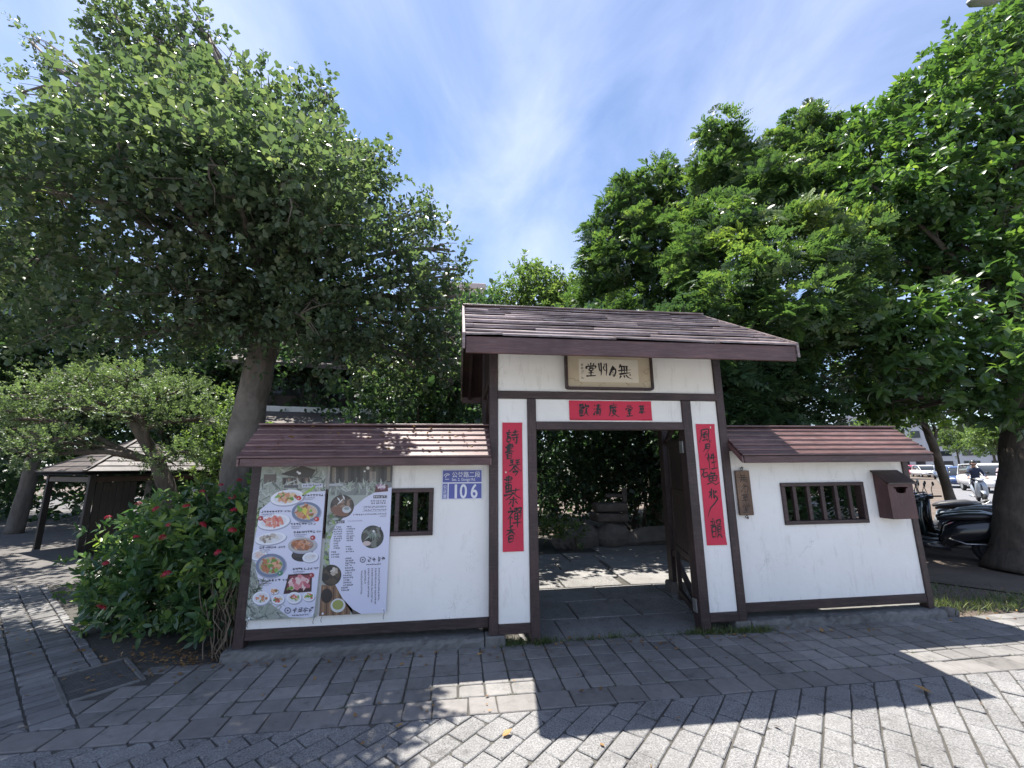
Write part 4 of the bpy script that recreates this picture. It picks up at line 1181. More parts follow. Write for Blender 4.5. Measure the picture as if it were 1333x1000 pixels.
def draw1(D):
    D.rect(-20, 60, 480, 980, (0.30, 0.33, 0.29))
    D.strokes(20, 78, 440, 300, 160, GRY, 42, 5)
    # photo of a timber house at the top
    D.quad((170, 130), (300, 80), (385, 105), (350, 165), (0.06, 0.055, 0.05)); D.rect(185, 150, 350, 205, (0.10, 0.08, 0.07))
    for k in range(6): D.rect(192 + k * 26, 155, 206 + k * 26, 198, (0.22, 0.16, 0.13) if k % 2 else (0.04, 0.04, 0.04))
    D.rect(75, 130, 150, 180, (0.12, 0.10, 0.09)); D.ell(285, 125, 10, 8, (0.8, 0.8, 0.78), 10)
    D.strokes(60, 180, 430, 235, 60, GRY[1:], 40, 5)
    D.rect(300, 188, 425, 212, (0.55, 0.57, 0.66)); D.text(312, 200, 8, 12)
    D.rect(195, 197, 275, 213, (0.10, 0.10, 0.11))
    D.strokes(0, 330, 110, 470, 60, GRN[1:], 34, 9)
    # white sweep of the menu card
    D.cv.poly([D.P(*p) for p in ((60, 340), (40, 480), (20, 600), (50, 700), (80, 790), (130, 870), (230, 950), (320, 958), (360, 952), (400, 700), (430, 400), (445, 235), (330, 240), (200, 260), (120, 290))], LAV)
    D.strokes(0, 640, 90, 955, 110, GRY + [(0.05, 0.07, 0.05)], 36, 5)
    D.strokes(30, 850, 190, 958, 60, GRY, 30, 4)
    white = (0.74, 0.75, 0.80); blue = (0.16, 0.20, 0.30); rim = (0.5, 0.54, 0.64)
    def plate(x, y, rx, ry, base, cols, n=26, s=13, rot=-.12, inner=None):
        D.ell(x + 3, y + 5, rx * 1.04, ry * 1.06, (0.34, 0.35, 0.44), 24, rot)
        D.ell(x, y, rx, ry, base, 26, rot); D.ell(x, y, rx * .8, ry * .76, inner or tuple(c * .86 for c in base), 24, rot)
        D.bits(x, y, rx * .62, ry * .55, cols, n, s)
    meat = [(0.42, 0.16, 0.08), (0.55, 0.26, 0.15), (0.3, 0.12, 0.06), (0.62, 0.36, 0.22)]
    green = [(0.12, 0.26, 0.05), (0.2, 0.36, 0.08)]
    plate(215, 270, 98, 46, white, meat + green + [(0.68, 0.5, 0.3)], 34)
    for k_ in range(3): D.ell(330 + 14 * k_, 240 - 9 * k_, 34, 7, (0.35 - .05 * k_, 0.43, 0.10), 10, -.55 - .1 * k_)
    plate(325, 358, 84, 60, blue, meat + [(0.62, 0.42, 0.3), (0.6, 0.52, 0.1), (0.2, 0.36, 0.08)], 30, 17, 0, (0.5, 0.45, 0.42))
    plate(140, 412, 92, 44, white, [(0.55, 0.12, 0.10), (0.62, 0.22, 0.17), (0.66, 0.38, 0.3)], 40, 13)
    plate(125, 508, 86, 34, white, [(0.25, 0.21, 0.18), (0.45, 0.4, 0.36), (0.6, 0.57, 0.52)], 24, 14)
    D.ell(305, 610, 64, 36, (0.03, 0.03, 0.035)); D.rect(248, 565, 362, 620, (0.05, 0.05, 0.055))
    plate(302, 550, 80, 44, (0.42, 0.42, 0.42), meat + [(0.35, 0.25, 0.22)], 30, 15, 0, (0.25, 0.16, 0.14))
    D.bits(300, 550, 40, 20, meat, 12, 12)
    plate(346, 622, 44, 28, white, [(0.62, 0.6, 0.6), (0.55, 0.5, 0.52)], 8, 9)
    plate(62, 600, 44, 30, white, [(0.62, 0.5, 0.45), (0.6, 0.4, 0.35)], 10, 9)
    plate(128, 660, 82, 66, blue, meat + green + [(0.62, 0.52, 0.42)], 44, 15, 0, (0.4, 0.38, 0.36))
    D.quad((225, 715), (355, 712), (350, 815), (198, 822), (0.05, 0.02, 0.025)); D.quad((234, 724), (346, 722), (340, 795), (214, 800), (0.22, 0.05, 0.07))
    D.bits(280, 762, 52, 30, [(0.55, 0.2, 0.22), (0.66, 0.42, 0.42), (0.45, 0.12, 0.16), (0.68, 0.52, 0.5)], 34, 17)
    D.bits(232, 790, 16, 8, green, 8, 8)
    for (x, y, r) in ((80, 838, 46), (150, 803, 22), (170, 850, 34), (256, 845, 40), (335, 842, 32)):
        plate(x, y, r, r * .8, white, meat + green + [(0.6, 0.5, 0.3), (0.55, 0.12, 0.1)], 14, 8, 0)
    for (x, y, c) in ((283, 275, (0.5, 0.06, 0.05)), (386, 402, (0.5, 0.06, 0.05)), (66, 390, (0.35, 0.05, 0.06)), (362, 510, (0.35, 0.05, 0.06)), (180, 706, (0.05, 0.22, 0.12)), (352, 724, (0.32, 0.05, 0.06))):
        D.ell(x, y, 15, 14, c, 14); D.text(x - 3, y, 1, 11, (0.7, 0.6, 0.6))
    for (x, y, n) in ((308, 260, 8), (72, 352, 8), (242, 428, 6), (258, 476, 8), (70, 558, 6), (254, 686, 7), (64, 744, 8)):
        D.text(x, y, n, 13.5); D.text(x + n * 16 + 6, y, 3, 12, (0.08, 0.08, 0.1)); D.text(x, y + 15, n + 1, 7, (0.16, 0.16, 0.2)); D.text(x + 4, y + 25, n, 6, (0.2, 0.2, 0.25))
    logo(D, 222, 912, 30)
def draw2(D):
    D.rect(380, 60, 860, 980, (0.33, 0.36, 0.33))
    D.strokes(395, 380, 520, 680, 120, GRN + GRY, 34, 9)
    # photo of the house front at dusk
    D.rect(400, 60, 850, 200, (0.075, 0.072, 0.07))
    for k in range(10): D.rect(470 + k * 36, 90, 490 + k * 36, 178, random.Random(k).choice([(0.16, 0.14, 0.12), (0.05, 0.05, 0.05), (0.11, 0.11, 0.1), (0.22, 0.19, 0.15)]))
    for k in range(5): D.rect(692 + k * 8, 118, 696 + k * 8, 185, (0.38, 0.34, 0.3))
    D.rect(400, 185, 850, 260, (0.2, 0.215, 0.21)); D.strokes(450, 185, 800, 260, 90, GRY, 30, 6)
    D.text(488, 96, 12, 8, (0.4, 0.4, 0.4), True)
    D.rect(400, 190, 530, 202, (0.42, 0.43, 0.46)); D.ell(680, 97, 10, 10, (0.75, 0.75, 0.75), 12)
    # lavender sweep
    D.cv.poly([D.P(*p) for p in ((835, 215), (740, 235), (660, 280), (600, 330), (540, 390), (490, 440), (462, 520), (455, 600), (462, 680), (490, 770), (540, 850), (600, 910), (650, 938), (805, 938), (820, 600))], LAV)
    D.rect(380, 770, 585, 950, (0.20, 0.12, 0.075))
    for k in range(9): D.quad((402 + k * 20, 780), (410 + k * 20, 780), (408 + k * 20, 938), (400 + k * 20, 938), (0.3, 0.19, 0.11) if k % 2 else (0.1, 0.06, 0.04))
    D.cv.poly([D.P(*p) for p in ((490, 770), (540, 850), (600, 910), (650, 938), (600, 938), (590, 790))], (0.10, 0.08, 0.07))
    D.cv.poly([D.P(*p) for p in ((490, 765), (540, 850), (600, 910), (650, 938), (805, 938), (812, 760))], LAV)
    def photo(x, y, r, base, cols, n, s):
        D.ell(x, y, r, r * .98, base, 30); D.bits(x, y, r * .72, r * .72, cols, n, s)
    photo(530, 325, 70, (0.06, 0.055, 0.05), [(0.2, 0.12, 0.08), (0.1, 0.08, 0.07), (0.28, 0.2, 0.15)], 24, 22)
    D.ell(515, 355, 55, 26, (0.20, 0.11, 0.08), 18, 0.3); D.ell(556, 345, 26, 20, (0.5, 0.53, 0.55), 18); D.ell(556, 338, 16, 9, (0.25, 0.28, 0.28), 14); D.strokes(505, 262, 540, 300, 3, [(0.6, 0.6, 0.58)], 26, 5)
    photo(712, 508, 68, (0.05, 0.06, 0.055), [(0.08, 0.08, 0.07), (0.16, 0.17, 0.15), (0.03, 0.03, 0.03)], 24, 22)
    D.strokes(665, 490, 760, 505, 8, [(0.3, 0.33, 0.3), (0.16, 0.2, 0.17)], 40, 6); D.ell(678, 545, 24, 14, (0.55, 0.45, 0.42), 14); D.ell(718, 475, 7, 7, (0.7, 0.7, 0.7), 10)
    photo(470, 718, 60, (0.05, 0.045, 0.04), [(0.09, 0.07, 0.05), (0.03, 0.03, 0.03)], 16, 20)
    D.bits(488, 700, 20, 18, [(0.55, 0.5, 0.45), (0.42, 0.36, 0.3)], 14, 11)
    D.ell(445, 830, 34, 40, (0.035, 0.03, 0.03), 18)
    D.ell(512, 885, 44, 38, (0.58, 0.6, 0.6), 22); D.ell(512, 882, 33, 27, (0.3, 0.32, 0.10), 20)
    D.quad((728, 205), (800, 200), (802, 240), (720, 246), (0.12, 0.05, 0.05)); D.bits(762, 212, 32, 12, [(0.6, 0.55, 0.58), (0.36, 0.2, 0.32)], 18, 9)
    D.rect(714, 263, 798, 281, (0.06, 0.06, 0.07)); D.text(722, 272, 6, 12, (0.6, 0.6, 0.65))
    D.text(706, 297, 7, 11); D.text(706, 311, 7, 11)
    D.text(660, 334, 12, 10, (0.1, 0.1, 0.12)); D.text(660, 350, 12, 10, (0.1, 0.1, 0.12)); D.text(600, 376, 18, 9.5, (0.08, 0.08, 0.1)); D.text(760, 388, 5, 6)
    for (a, b, c, d) in ((650, 326, 792, 328), (650, 357, 792, 359)): D.rect(a, b, c, d, (0.3, 0.3, 0.4))
    D.rect(488, 408, 545, 424, (0.06, 0.06, 0.07)); D.text(494, 416, 4, 11, (0.6, 0.6, 0.65)); D.text(566, 413, 11, 7, (0.3, 0.3, 0.4))
    rows1 = [3, 5, 5, 5, 5, 5, 4, 3, 3, 4]
    for k, n in enumerate(rows1): D.text(486 if k else 500, 445 + k * 13.5, n, 8.5)
    for k, n in enumerate([3, 5, 4, 4, 5, 4, 4]): D.text(562, 445 + k * 13.5, n, 8.5)
    for k, n in enumerate([3, 5, 5]): D.text(472, 588 + k * 14, n, 8.5)
    for k, n in enumerate([3, 4, 5]): D.text(558, 560 + k * 14, n, 8.5)
    for k in range(14): D.text(556 - (k > 6) * 10 - (k > 11) * 12, 626 + k * 13.6, 4 + k % 3, 8.5)
    logo(D, 656, 637, 30)
    for k, n in enumerate((19, 21, 20, 17, 8, 14)): D.text(756 - k * 21, 690 + (k > 3) * 10, n, 8.6, (0.10, 0.10, 0.13), True, 1.12)
poster('tall menu poster of food dishes at the far left of the wall', -1.868, -1.268, 0.312, 1.675, 4.336, conv1, draw1, 5)
poster('tall lavender menu poster with text columns and round photos beside the barred window', -1.238, -0.646, 0.322, 1.675, 4.333, conv2, draw2, 9)
# ------------------------------------------------------------------ vegetation
def leaf_kite(wid=0.3, wide_at=0.58, fold=0.05):
    V = np.array([(0, 0, 0), (wide_at, -wid, fold), (1, 0, -0.06), (wide_at, wid, fold), (0.5, 0, -0.02)], float)
    return V, np.array([(0, 1, 2, 4), (0, 4, 2, 3)])
def leaf_flat(wid=0.27, wide_at=0.42):
    return np.array([(0, 0, 0), (wide_at, -wid, 0.03), (1, 0, -0.05), (wide_at, wid, 0.03)], float), np.array([(0, 1, 2, 3)])
def leaf_fine(wid=0.24, fold=0.06, droop=0.18, prof=(0.04, 0.8, 1.0, 0.55, 0.02)):
    n = len(prof); V = []; Q = []
    for i, w in enumerate(prof):
        t = i / (n - 1); z = -droop * t * t
        V += [(t, -wid * w, z + fold * w), (t, 0, z), (t, wid * w, z + fold * w)]
    for i in range(n - 1):
        a = 3 * i; Q += [(a, a + 3, a + 4, a + 1), (a + 1, a + 4, a + 5, a + 2)]
    return np.array(V, float), np.array(Q)
def frames(d, up):
    """rotation matrices with x along d and z close to up"""
    d = d / np.linalg.norm(d, axis=1, keepdims=True)
    z = up - (up * d).sum(1, keepdims=True) * d
    ln = np.linalg.norm(z, axis=1, keepdims=True); z = np.where(ln < 1e-4, np.array([[0.3, 0.5, 0.8]]), z); z /= np.linalg.norm(z, axis=1, keepdims=True)
    y = np.cross(z, d)
    return np.stack([d, y, z], axis=2)
def place(V, Q, P, R, S):
    """copies of one proto at points P with rotations R and scales S"""
    n, m = len(P), len(V)
    W = np.einsum('nij,mj->nmi', R, V) * S[:, None, None] + P[:, None, :]
    F = Q[None] + (np.arange(n) * m)[:, None, None]
    return W.reshape(-1, 3), F.reshape(-1, Q.shape[1])
def spray_whorl(rng, leafVQ, n=9, twig=0.8, leaf=0.42, spread=1.0, updir=0.5):
    """leaves spiralling along a twig of unit-ish length along x"""
    V, Q = leafVQ
    t = np.sort(rng.uniform(0.15, 1.0, n)); t[-3:] = 1.0
    ang = np.arange(n) * 2.4 + rng.uniform(0, 6)
    bend = rng.uniform(-0.15, 0.15, 2)
    P = np.stack([t * twig, bend[0] * t * t, bend[1] * t * t], 1)
    out = np.stack([np.full(n, 0.75), np.cos(ang) * spread, np.sin(ang) * spread + 0.1], 1) + rng.normal(0, 0.2, (n, 3))
    up = np.stack([np.full(n, 0.3), rng.normal(0, .3, n), np.full(n, 1.0)], 1)
    S = leaf * rng.uniform(0.5, 1.2, n)
    return place(V, Q, P, frames(out, up), S)
def spray_pinnate(rng, leafVQ, fronds=5, pairs=7, droop=0.5):
    V, Q = leafVQ; AV = []; AF = []; off = 0
    for k in range(fronds):
        a = 2 * math.pi * k / fronds + rng.uniform(-.4, .4)
        el = rng.uniform(-0.1, 0.7)
        d0 = np.array([0.55, math.cos(a), math.sin(a) * 0.8 + el * 0.3]); d0 /= np.linalg.norm(d0)
        L = rng.uniform(0.7, 1.0)
        t = np.linspace(0.2, 1.0, pairs)
        rach = d0[None] * (t * L)[:, None] + np.array([0, 0, -1.0])[None] * (droop * L * t * t)[:, None]
        side = np.cross(d0, np.array([0.1, 0, 1.0])); side /= np.linalg.norm(side)
        P = np.concatenate([rach, rach]); 
        dirs = np.concatenate([side[None] + d0[None] * 0.45 + rng.normal(0, .12, (pairs, 3)), -side[None] + d0[None] * 0.45 + rng.normal(0, .12, (pairs, 3))])
        dirs[:, 2] -= 0.25
        up = np.tile(np.array([[0.2, 0, 1.0]]), (2 * pairs, 1))
        S = np.concatenate([np.sin(np.linspace(0.7, 2.6, pairs))] * 2) * 0.34 * rng.uniform(.85, 1.15, 2 * pairs)
        W, F = place(V, Q, P, frames(dirs, up), S)
        AV.append(W); AF.append(F + off); off += len(W)
    return np.concatenate(AV), np.concatenate(AF)
def crown(name, parent, lobes, protos, per_m3, scale, mat, seed, outward=0.6, upward=0.5, rnd=0.5, shell=2.2, tone_mu=0.4, tone_sd=0.2, zbias=0.0, young=0.0, cap=None):
    rng = np.random.default_rng(seed)
    Ps = []; Ds = []; Hs = []
    for (x, y, z, r, sq) in lobes:
        n = max(4, int(per_m3 * 4.2 * r * r * r * sq ** 0.6 / (0.4 + 0.6 * r)))
        d = rng.normal(0, 1, (n, 3)); d /= np.linalg.norm(d, axis=1, keepdims=True)
        rr = rng.random(n) ** (1 / shell)
        # uneven outline: bumps over the lobe
        ph = rng.uniform(0, 6, 6)
        bumpy = 1 + 0.22 * np.sin(3.1 * d[:, 0] * 2 + ph[0]) * np.cos(2.7 * d[:, 1] * 2 + ph[1]) + 0.16 * np.sin(5.3 * d[:, 2] * 2 + ph[2] + 3 * d[:, 0])
        p = np.array([x, y, z]) + d * (rr * r * bumpy)[:, None] * np.array([1, 1, sq])
        Ps.append(p); Ds.append(d); Hs.append(d[:, 2] * rr)
    P = np.concatenate(Ps); D = np.concatenate(Ds); Hh = np.concatenate(Hs)
    keep = P[:, 2] > 0.12
    P, D, Hh = P[keep], D[keep], Hh[keep]
    if cap is not None:
        k2 = cap(P); P, D, Hh = P[k2], D[k2], Hh[k2]
    n = len(P)
    ax = D * outward + np.array([0, 0, 1.0]) * upward + rng.normal(0, rnd, (n, 3))
    up = np.tile(np.array([[0, 0, 1.0]]), (n, 1)) + rng.normal(0, 0.25, (n, 3))
    R = frames(ax, up); S = rng.uniform(scale[0], scale[1], n)
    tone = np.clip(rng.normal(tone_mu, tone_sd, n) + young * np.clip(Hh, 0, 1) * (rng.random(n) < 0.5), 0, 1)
    which = rng.integers(0, len(protos), n)
    AV = []; AF = []; AT = []; off = 0
    for k, (V, Q) in enumerate(protos):
        i = np.nonzero(which == k)[0]
        if not len(i): continue
        W, F = place(V, Q, P[i], R[i], S[i])
        AV.append(W); AF.append(F + off); off += len(W); AT.append(np.repeat(tone[i], len(V)))
    o = np_mesh(name, np.concatenate(AV), np.concatenate(AF), mat, np.concatenate(AT), parent)
    o['kind'] = 'stuff'
    return P, len(np.concatenate(AF))

def curve_pts(a, b, n, sag, rng, wob=0.05):
    a, b = Vector(a), Vector(b); out = []
    L = (b - a).length
    w1 = Vector((rng.uniform(-1, 1), rng.uniform(-1, 1), rng.uniform(-.5, .5))) * wob * L
    for i in range(n + 1):
        t = i / n
        p = a.lerp(b, t); p.z += sag * L * math.sin(math.pi * t); p += w1 * math.sin(2 * math.pi * t)
        out.append(p)
    return out
def limbs(parent, trunk_pts, lobes, P, mat, seed, base_r, twigs=10, name='branches', from_frac=(0.55, 1.0)):
    rng = random.Random(seed); mb = MB()
    tp = [Vector(p) for p in trunk_pts]
    def on_trunk(f):
        q = f * (len(tp) - 1); i = min(int(q), len(tp) - 2); return tp[i].lerp(tp[i + 1], q - i)
    for (x, y, z, r, sq) in lobes:
        f = rng.uniform(*from_frac)
        s = on_trunk(f)
        if s.z > z - 0.1: s = on_trunk(from_frac[0])
        pts = curve_pts(s, (x, y, z), 7, 0.06, rng, 0.06)
        rs = base_r * rng.uniform(0.5, 1.0)
        mb.tube(pts, [rs * (1 - 0.8 * i / 7) + 0.008 for i in range(8)], 6)
        for _ in range(twigs):
            d = Vector((rng.gauss(0, 1), rng.gauss(0, 1), rng.gauss(0.2, 1))).normalized()
            s2 = pts[rng.randint(3, 7)]
            e = Vector((x, y, z)) + Vector((d.x * r, d.y * r, d.z * r * sq)) * rng.uniform(0.6, 1.05)
            mb.tube(curve_pts(s2, e, 3, 0.08, rng, 0.08), [0.016, 0.012, 0.008, 0.004], 4, cap=False)
    o = mb.build(name, mat, parent, smooth=True)
    return o
def trunk_mesh(parent, pts, radii, mat, seed, n=14, name='trunk', flare=1.0):
    rng = random.Random(seed)
    # resample
    P = []; Rr = []
    for i in range(len(pts) - 1):
        for k in range(5):
            t = k / 5; P.append(Vector(pts[i]).lerp(Vector(pts[i + 1]), t)); Rr.append(radii[i] + (radii[i + 1] - radii[i]) * t)
    P.append(Vector(pts[-1])); Rr.append(radii[-1])
    mb = MB(); mb.tube(P, Rr, n, jitter=0.06, rng=rng)
    return mb.build(name, mat, parent, smooth=True)
def tree(name, label, group, base, trunk, radii, lobes, protos, per_m3, scale, lmat, bmat, seed, limb_r=0.06, twigs=8, cat='tree', limb_from=(0.55, 1.0), **kw):
    t_ = empty(name, base); tag(t_, label, cat, group)
    b = Vector(base)
    rel = [(x - b.x, y - b.y, z - b.z, r, s) for (x, y, z, r, s) in lobes]
    tr = [tuple(Vector(p) - b) for p in trunk]
    trunk_mesh(t_, tr, radii, bmat, seed)
    limbs(t_, tr, rel, None, bmat, seed + 1, limb_r, twigs, from_frac=limb_from)
    P, nf = crown('crown', t_, rel, protos, per_m3, scale, lmat, seed + 2, **kw)
    print(name, 'leaf quads', nf)
    return t_
def np_rng(s): return np.random.default_rng(s)

K_OB = leaf_kite(0.33, 0.66, 0.06)       # rounded leaves, broadest near the tip
K_PT = leaf_flat(0.27, 0.42)
K_FAR = leaf_flat(0.32, 0.6)
F_BR = leaf_fine(0.24, 0.05, 0.25, (0.05, 1.0, 0.8, 0.02))
F_IX = leaf_fine(0.19, 0.05, 0.12, (0.06, 0.7, 1.0, 0.75, 0.03))
PR_OB = [spray_whorl(np_rng(i), K_OB, 8 + i % 5, 0.85, 0.36, 0.8 + 0.05 * (i % 7)) for i in range(18)]
PR_BR = [spray_whorl(np_rng(20 + i), F_BR, 8, 0.45, 0.62, 1.15) for i in range(8)]
PR_PI = [spray_pinnate(np_rng(40 + i), K_PT, 4 + i % 3, 6 + i % 2, 0.35 + 0.05 * (i % 4)) for i in range(12)]
PR_FAR = [spray_whorl(np_rng(120 + i), K_FAR, 9 + i % 4, 0.85, 0.36) for i in range(10)]
PR_PT = [spray_whorl(np_rng(60 + i), leaf_kite(0.22, 0.45), 10, 0.8, 0.42) for i in range(8)]
PR_IX = [spray_whorl(np_rng(80 + i), F_IX, 9, 0.55, 0.55, 1.1) for i in range(8)]
PR_SM = [spray_whorl(np_rng(100 + i), leaf_kite(0.3, 0.55), 14, 0.9, 0.26, 1.0) for i in range(8)]

LEFT_LOBES = [(-6.45, 7.0, 7.2, 0.6, 1), (-6.67, 6.5, 6.06, 0.7, 1), (-8.24, 7.0, 6.73, 1.0, 1), (-7.3, 6.5, 4.74, 0.89, 1), (-5.42, 6.3, 8.43, 0.69, 1), (-4.69, 6.2, 8.57, 0.57, 1), (-3.95, 6.0, 7.4, 0.6, 1), (-4.66, 6.0, 6.91, 0.93, 1), (-4.75, 5.5, 5.35, 0.81, 1), (-5.66, 6.0, 4.57, 0.84, 1), (-4.27, 5.4, 3.91, 0.81, 1), (-5.29, 5.8, 3.52, 0.59, 1), (-3.51, 5.2, 5.01, 0.88, 1), (-3.12, 6.0, 6.8, 0.84, 1), (-2.57, 6.2, 7.49, 0.51, 1), (-2.28, 6.0, 6.2, 0.83, 1), (-2.55, 5.0, 4.53, 0.85, 1), (-1.76, 6.3, 5.92, 0.75, 1), (-1.47, 6.5, 6.53, 0.46, 1), (-1.75, 5.4, 4.48, 0.83, 1), (-1.06, 6.0, 4.98, 0.65, 1), (-0.66, 6.5, 5.57, 0.52, 1), (-0.69, 6.0, 4.12, 0.69, 1), (-0.26, 6.4, 4.71, 0.4, 1), (-1.24, 5.6, 3.6, 0.68, 1), (-0.46, 6.4, 3.4, 0.6, 1), (-1.95, 5.1, 3.49, 0.56, 1), (-3.54, 6.6, 3.99, 0.71, 1), (-3.3, 5.0, 3.68, 0.67, 1), (-1.22, 6.8, 3.23, 0.56, 1), (-1.62, 5.6, 3.15, 0.41, 1), (-3.61, 5.6, 3.3, 0.44, 1), (-4.22, 5.6, 3.28, 0.39, 1), (-2.3, 5.6, 3.24, 0.3, 1), (-3.43, 8.0, 6.98, 1.4, 1)]
LEFT_TWIGS = [(-7.56, 7.0, 9.04, 0.19, 1), (-7.33, 7.0, 8.67, 0.21, 1), (-7.02, 7.0, 8.23, 0.27, 1), (-7.72, 7.2, 8.19, 0.27, 1), (-6.0, 6.3, 8.88, 0.25, 1), (-5.75, 6.3, 9.08, 0.23, 1), (-5.15, 6.2, 8.96, 0.23, 1), (-4.64, 6.2, 9.08, 0.2, 1), (-4.14, 6.1, 8.53, 0.2, 1), (-4.29, 6.1, 8.13, 0.27, 1), (-3.44, 6.0, 7.62, 0.19, 1), (-3.09, 6.0, 7.59, 0.2, 1), (-2.29, 6.2, 7.82, 0.18, 1), (-2.38, 6.2, 7.36, 0.25, 1), (-1.42, 6.5, 6.91, 0.19, 1), (-1.6, 6.5, 6.59, 0.24, 1), (-0.55, 6.5, 6.01, 0.2, 1), (-0.2, 6.4, 5.19, 0.18, 1), (-0.07, 6.4, 4.85, 0.15, 1), (-0.0, 6.4, 4.39, 0.18, 1), (-0.3, 6.3, 4.13, 0.24, 1), (-0.68, 6.3, 3.13, 0.29, 1), (-0.11, 6.6, 3.73, 0.25, 1), (-0.1, 6.6, 2.96, 0.22, 1), (0.14, 6.6, 3.21, 0.15, 1)]
LEFT_LOBES = [(x, y, z, r * 0.86, q) for (x, y, z, r, q) in LEFT_LOBES] + LEFT_TWIGS + [(-2.5, 4.6, 5.4, .6, 1), (-1.75, 4.6, 5.1, .6, 1), (-3.3, 4.7, 5.8, .55, 1), (-3.6, 4.4, 5.0, .7, 1), (-2.6, 4.4, 4.9, .6, 1), (-1.6, 4.6, 4.4, .5, 1), (-5.0, 4.6, 4.7, .7, 1), (-2.6, 5.6, 3.7, .45, 1), (-3.2, 5.6, 3.9, .5, 1), (-2.1, 5.6, 4.0, .5, 1), (-2.9, 5.7, 3.35, .35, 1), (-1.9, 5.5, 3.5, .4, 1), (-1.7, 3.95, 4.5, .5, 1), (-2.5, 3.95, 4.6, .5, 1), (-3.3, 3.95, 4.6, .5, 1), (-4.1, 4.1, 4.5, .5, 1)]
tree('spreading_tree', 'large spreading tree with thick grey trunk and small rounded leaves behind the shrub', None, (-3.0, 6.3, -0.05),
     [(-3.05, 6.3, -0.08), (-3.02, 6.3, 0.4), (-3.0, 6.3, 1.6), (-2.93, 6.25, 2.6), (-2.8, 6.2, 3.5), (-2.7, 6.2, 4.4), (-2.8, 6.3, 5.6)],
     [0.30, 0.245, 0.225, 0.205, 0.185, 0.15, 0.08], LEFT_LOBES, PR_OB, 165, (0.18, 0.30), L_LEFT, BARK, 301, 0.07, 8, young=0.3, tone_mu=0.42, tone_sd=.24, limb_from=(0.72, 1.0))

RIGHT_LOBES = [(13.17, 7.0, 11.96, 1.16, 1), (14.61, 7.0, 12.9, 1.4, 1), (11.81, 7.2, 10.85, 1.05, 1), (10.82, 7.4, 10.26, 0.85, 1), (11.69, 6.5, 9.27, 1.29, 1), (10.37, 7.0, 8.57, 1.23, 1), (10.07, 7.8, 9.66, 0.87, 1), (11.93, 6.4, 7.84, 1.32, 1), (10.28, 6.6, 7.11, 1.3, 1), (9.53, 7.2, 7.28, 1.12, 1), (9.63, 7.8, 8.53, 0.75, 1), (10.14, 6.0, 5.7, 0.88, 1), (10.08, 5.6, 5.32, 0.83, 1), (10.62, 7.2, 6.03, 1.19, 1), (9.52, 7.6, 5.99, 1.05, 1), (9.96, 6.0, 4.45, 0.64, 1), (8.51, 5.7, 4.27, 0.53, 1), (7.95, 5.9, 4.04, 0.6, 1), (7.41, 6.1, 4.02, 0.52, 1), (8.74, 5.5, 3.4, 0.57, 1), (8.11, 5.7, 3.31, 0.57, 1), (7.58, 6.0, 3.24, 0.53, 1), (8.72, 5.3, 2.85, 0.6, 1), (8.5, 5.6, 2.53, 0.43, 1), (12.36, 6.0, 7.03, 1.4, 1), (11.27, 6.0, 3.75, 1.0, 1), (14.92, 6.5, 10.72, 1.4, 1), (9.0, 8.0, 2.85, .5, .8), (9.8, 8.1, 2.8, .5, .8), (10.6, 8.1, 2.95, .5, .8), (9.6, 8.2, 3.5, .7, 1), (10.7, 8.2, 3.6, .7, 1), (8.6, 7.8, 3.5, .6, 1), (11.4, 8.2, 3.2, .5, .8)]
RIGHT_LOBES = [(x, y, z, r * (0.86 if r > .7 else 1), q) for (x, y, z, r, q) in RIGHT_LOBES]
tree('broadleaf_tree', 'tall broadleaf tree with dark trunk and drooping pointed leaves at the right edge', None, (8.75, 5.75, -0.07),
     [(9.08, 5.98, -0.1), (9.13, 5.98, 0.25), (9.5, 5.98, 1.4), (9.85, 6.0, 2.3), (10.3, 6.1, 4.0), (10.9, 6.4, 6.0), (11.5, 6.6, 8.2)],
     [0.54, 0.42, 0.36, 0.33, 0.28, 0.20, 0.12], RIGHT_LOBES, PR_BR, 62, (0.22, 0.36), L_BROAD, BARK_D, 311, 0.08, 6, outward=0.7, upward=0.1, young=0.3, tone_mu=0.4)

MID_LOBES = [(7.79, 10.0, 11.38, 0.79, 1), (7.39, 10.0, 10.02, 0.91, 1), (8.61, 10.2, 10.69, 0.71, 1), (10.17, 9.5, 11.32, 0.83, 1), (11.12, 9.5, 10.88, 0.88, 1), (9.26, 9.5, 10.31, 0.85, 1), (8.17, 9.0, 8.85, 1.04, 1), (9.57, 8.8, 8.71, 1.03, 1), (5.93, 8.5, 7.46, 0.75, 1), (6.11, 7.6, 6.71, 0.71, 1), (7.13, 7.2, 6.54, 0.66, 1), (5.29, 8.0, 6.14, 0.73, 1), (5.6, 6.6, 5.27, 0.65, 1), (6.66, 6.5, 5.44, 0.58, 1), (7.87, 6.8, 5.83, 0.62, 1), (4.89, 6.6, 4.62, 0.56, 1), (5.6, 6.2, 4.34, 0.6, 1), (6.66, 6.2, 4.39, 0.62, 1), (7.57, 6.4, 3.91, 0.49, 1), (9.19, 7.5, 6.87, 0.7, 1)]
FRONDS = [(6.1, 6.8, 6.57, 0.22, 1), (6.76, 6.6, 6.52, 0.24, 1), (7.07, 6.6, 6.34, 0.21, 1), (5.7, 7.0, 6.23, 0.22, 1), (8.61, 7.0, 6.7, 0.3, 1), (9.14, 7.0, 6.56, 0.23, 1), (5.28, 7.4, 6.18, 0.23, 1), (7.79, 6.8, 6.34, 0.22, 1)]
MID_LOBES += [(7.0, 7.0, 4.1, .65, 1), (6.3, 6.9, 3.8, .6, 1), (8.2, 7.4, 4.6, .7, 1)]
MID_LOBES = [(x, y, z, r * 0.92, q) for (x, y, z, r, q) in MID_LOBES]
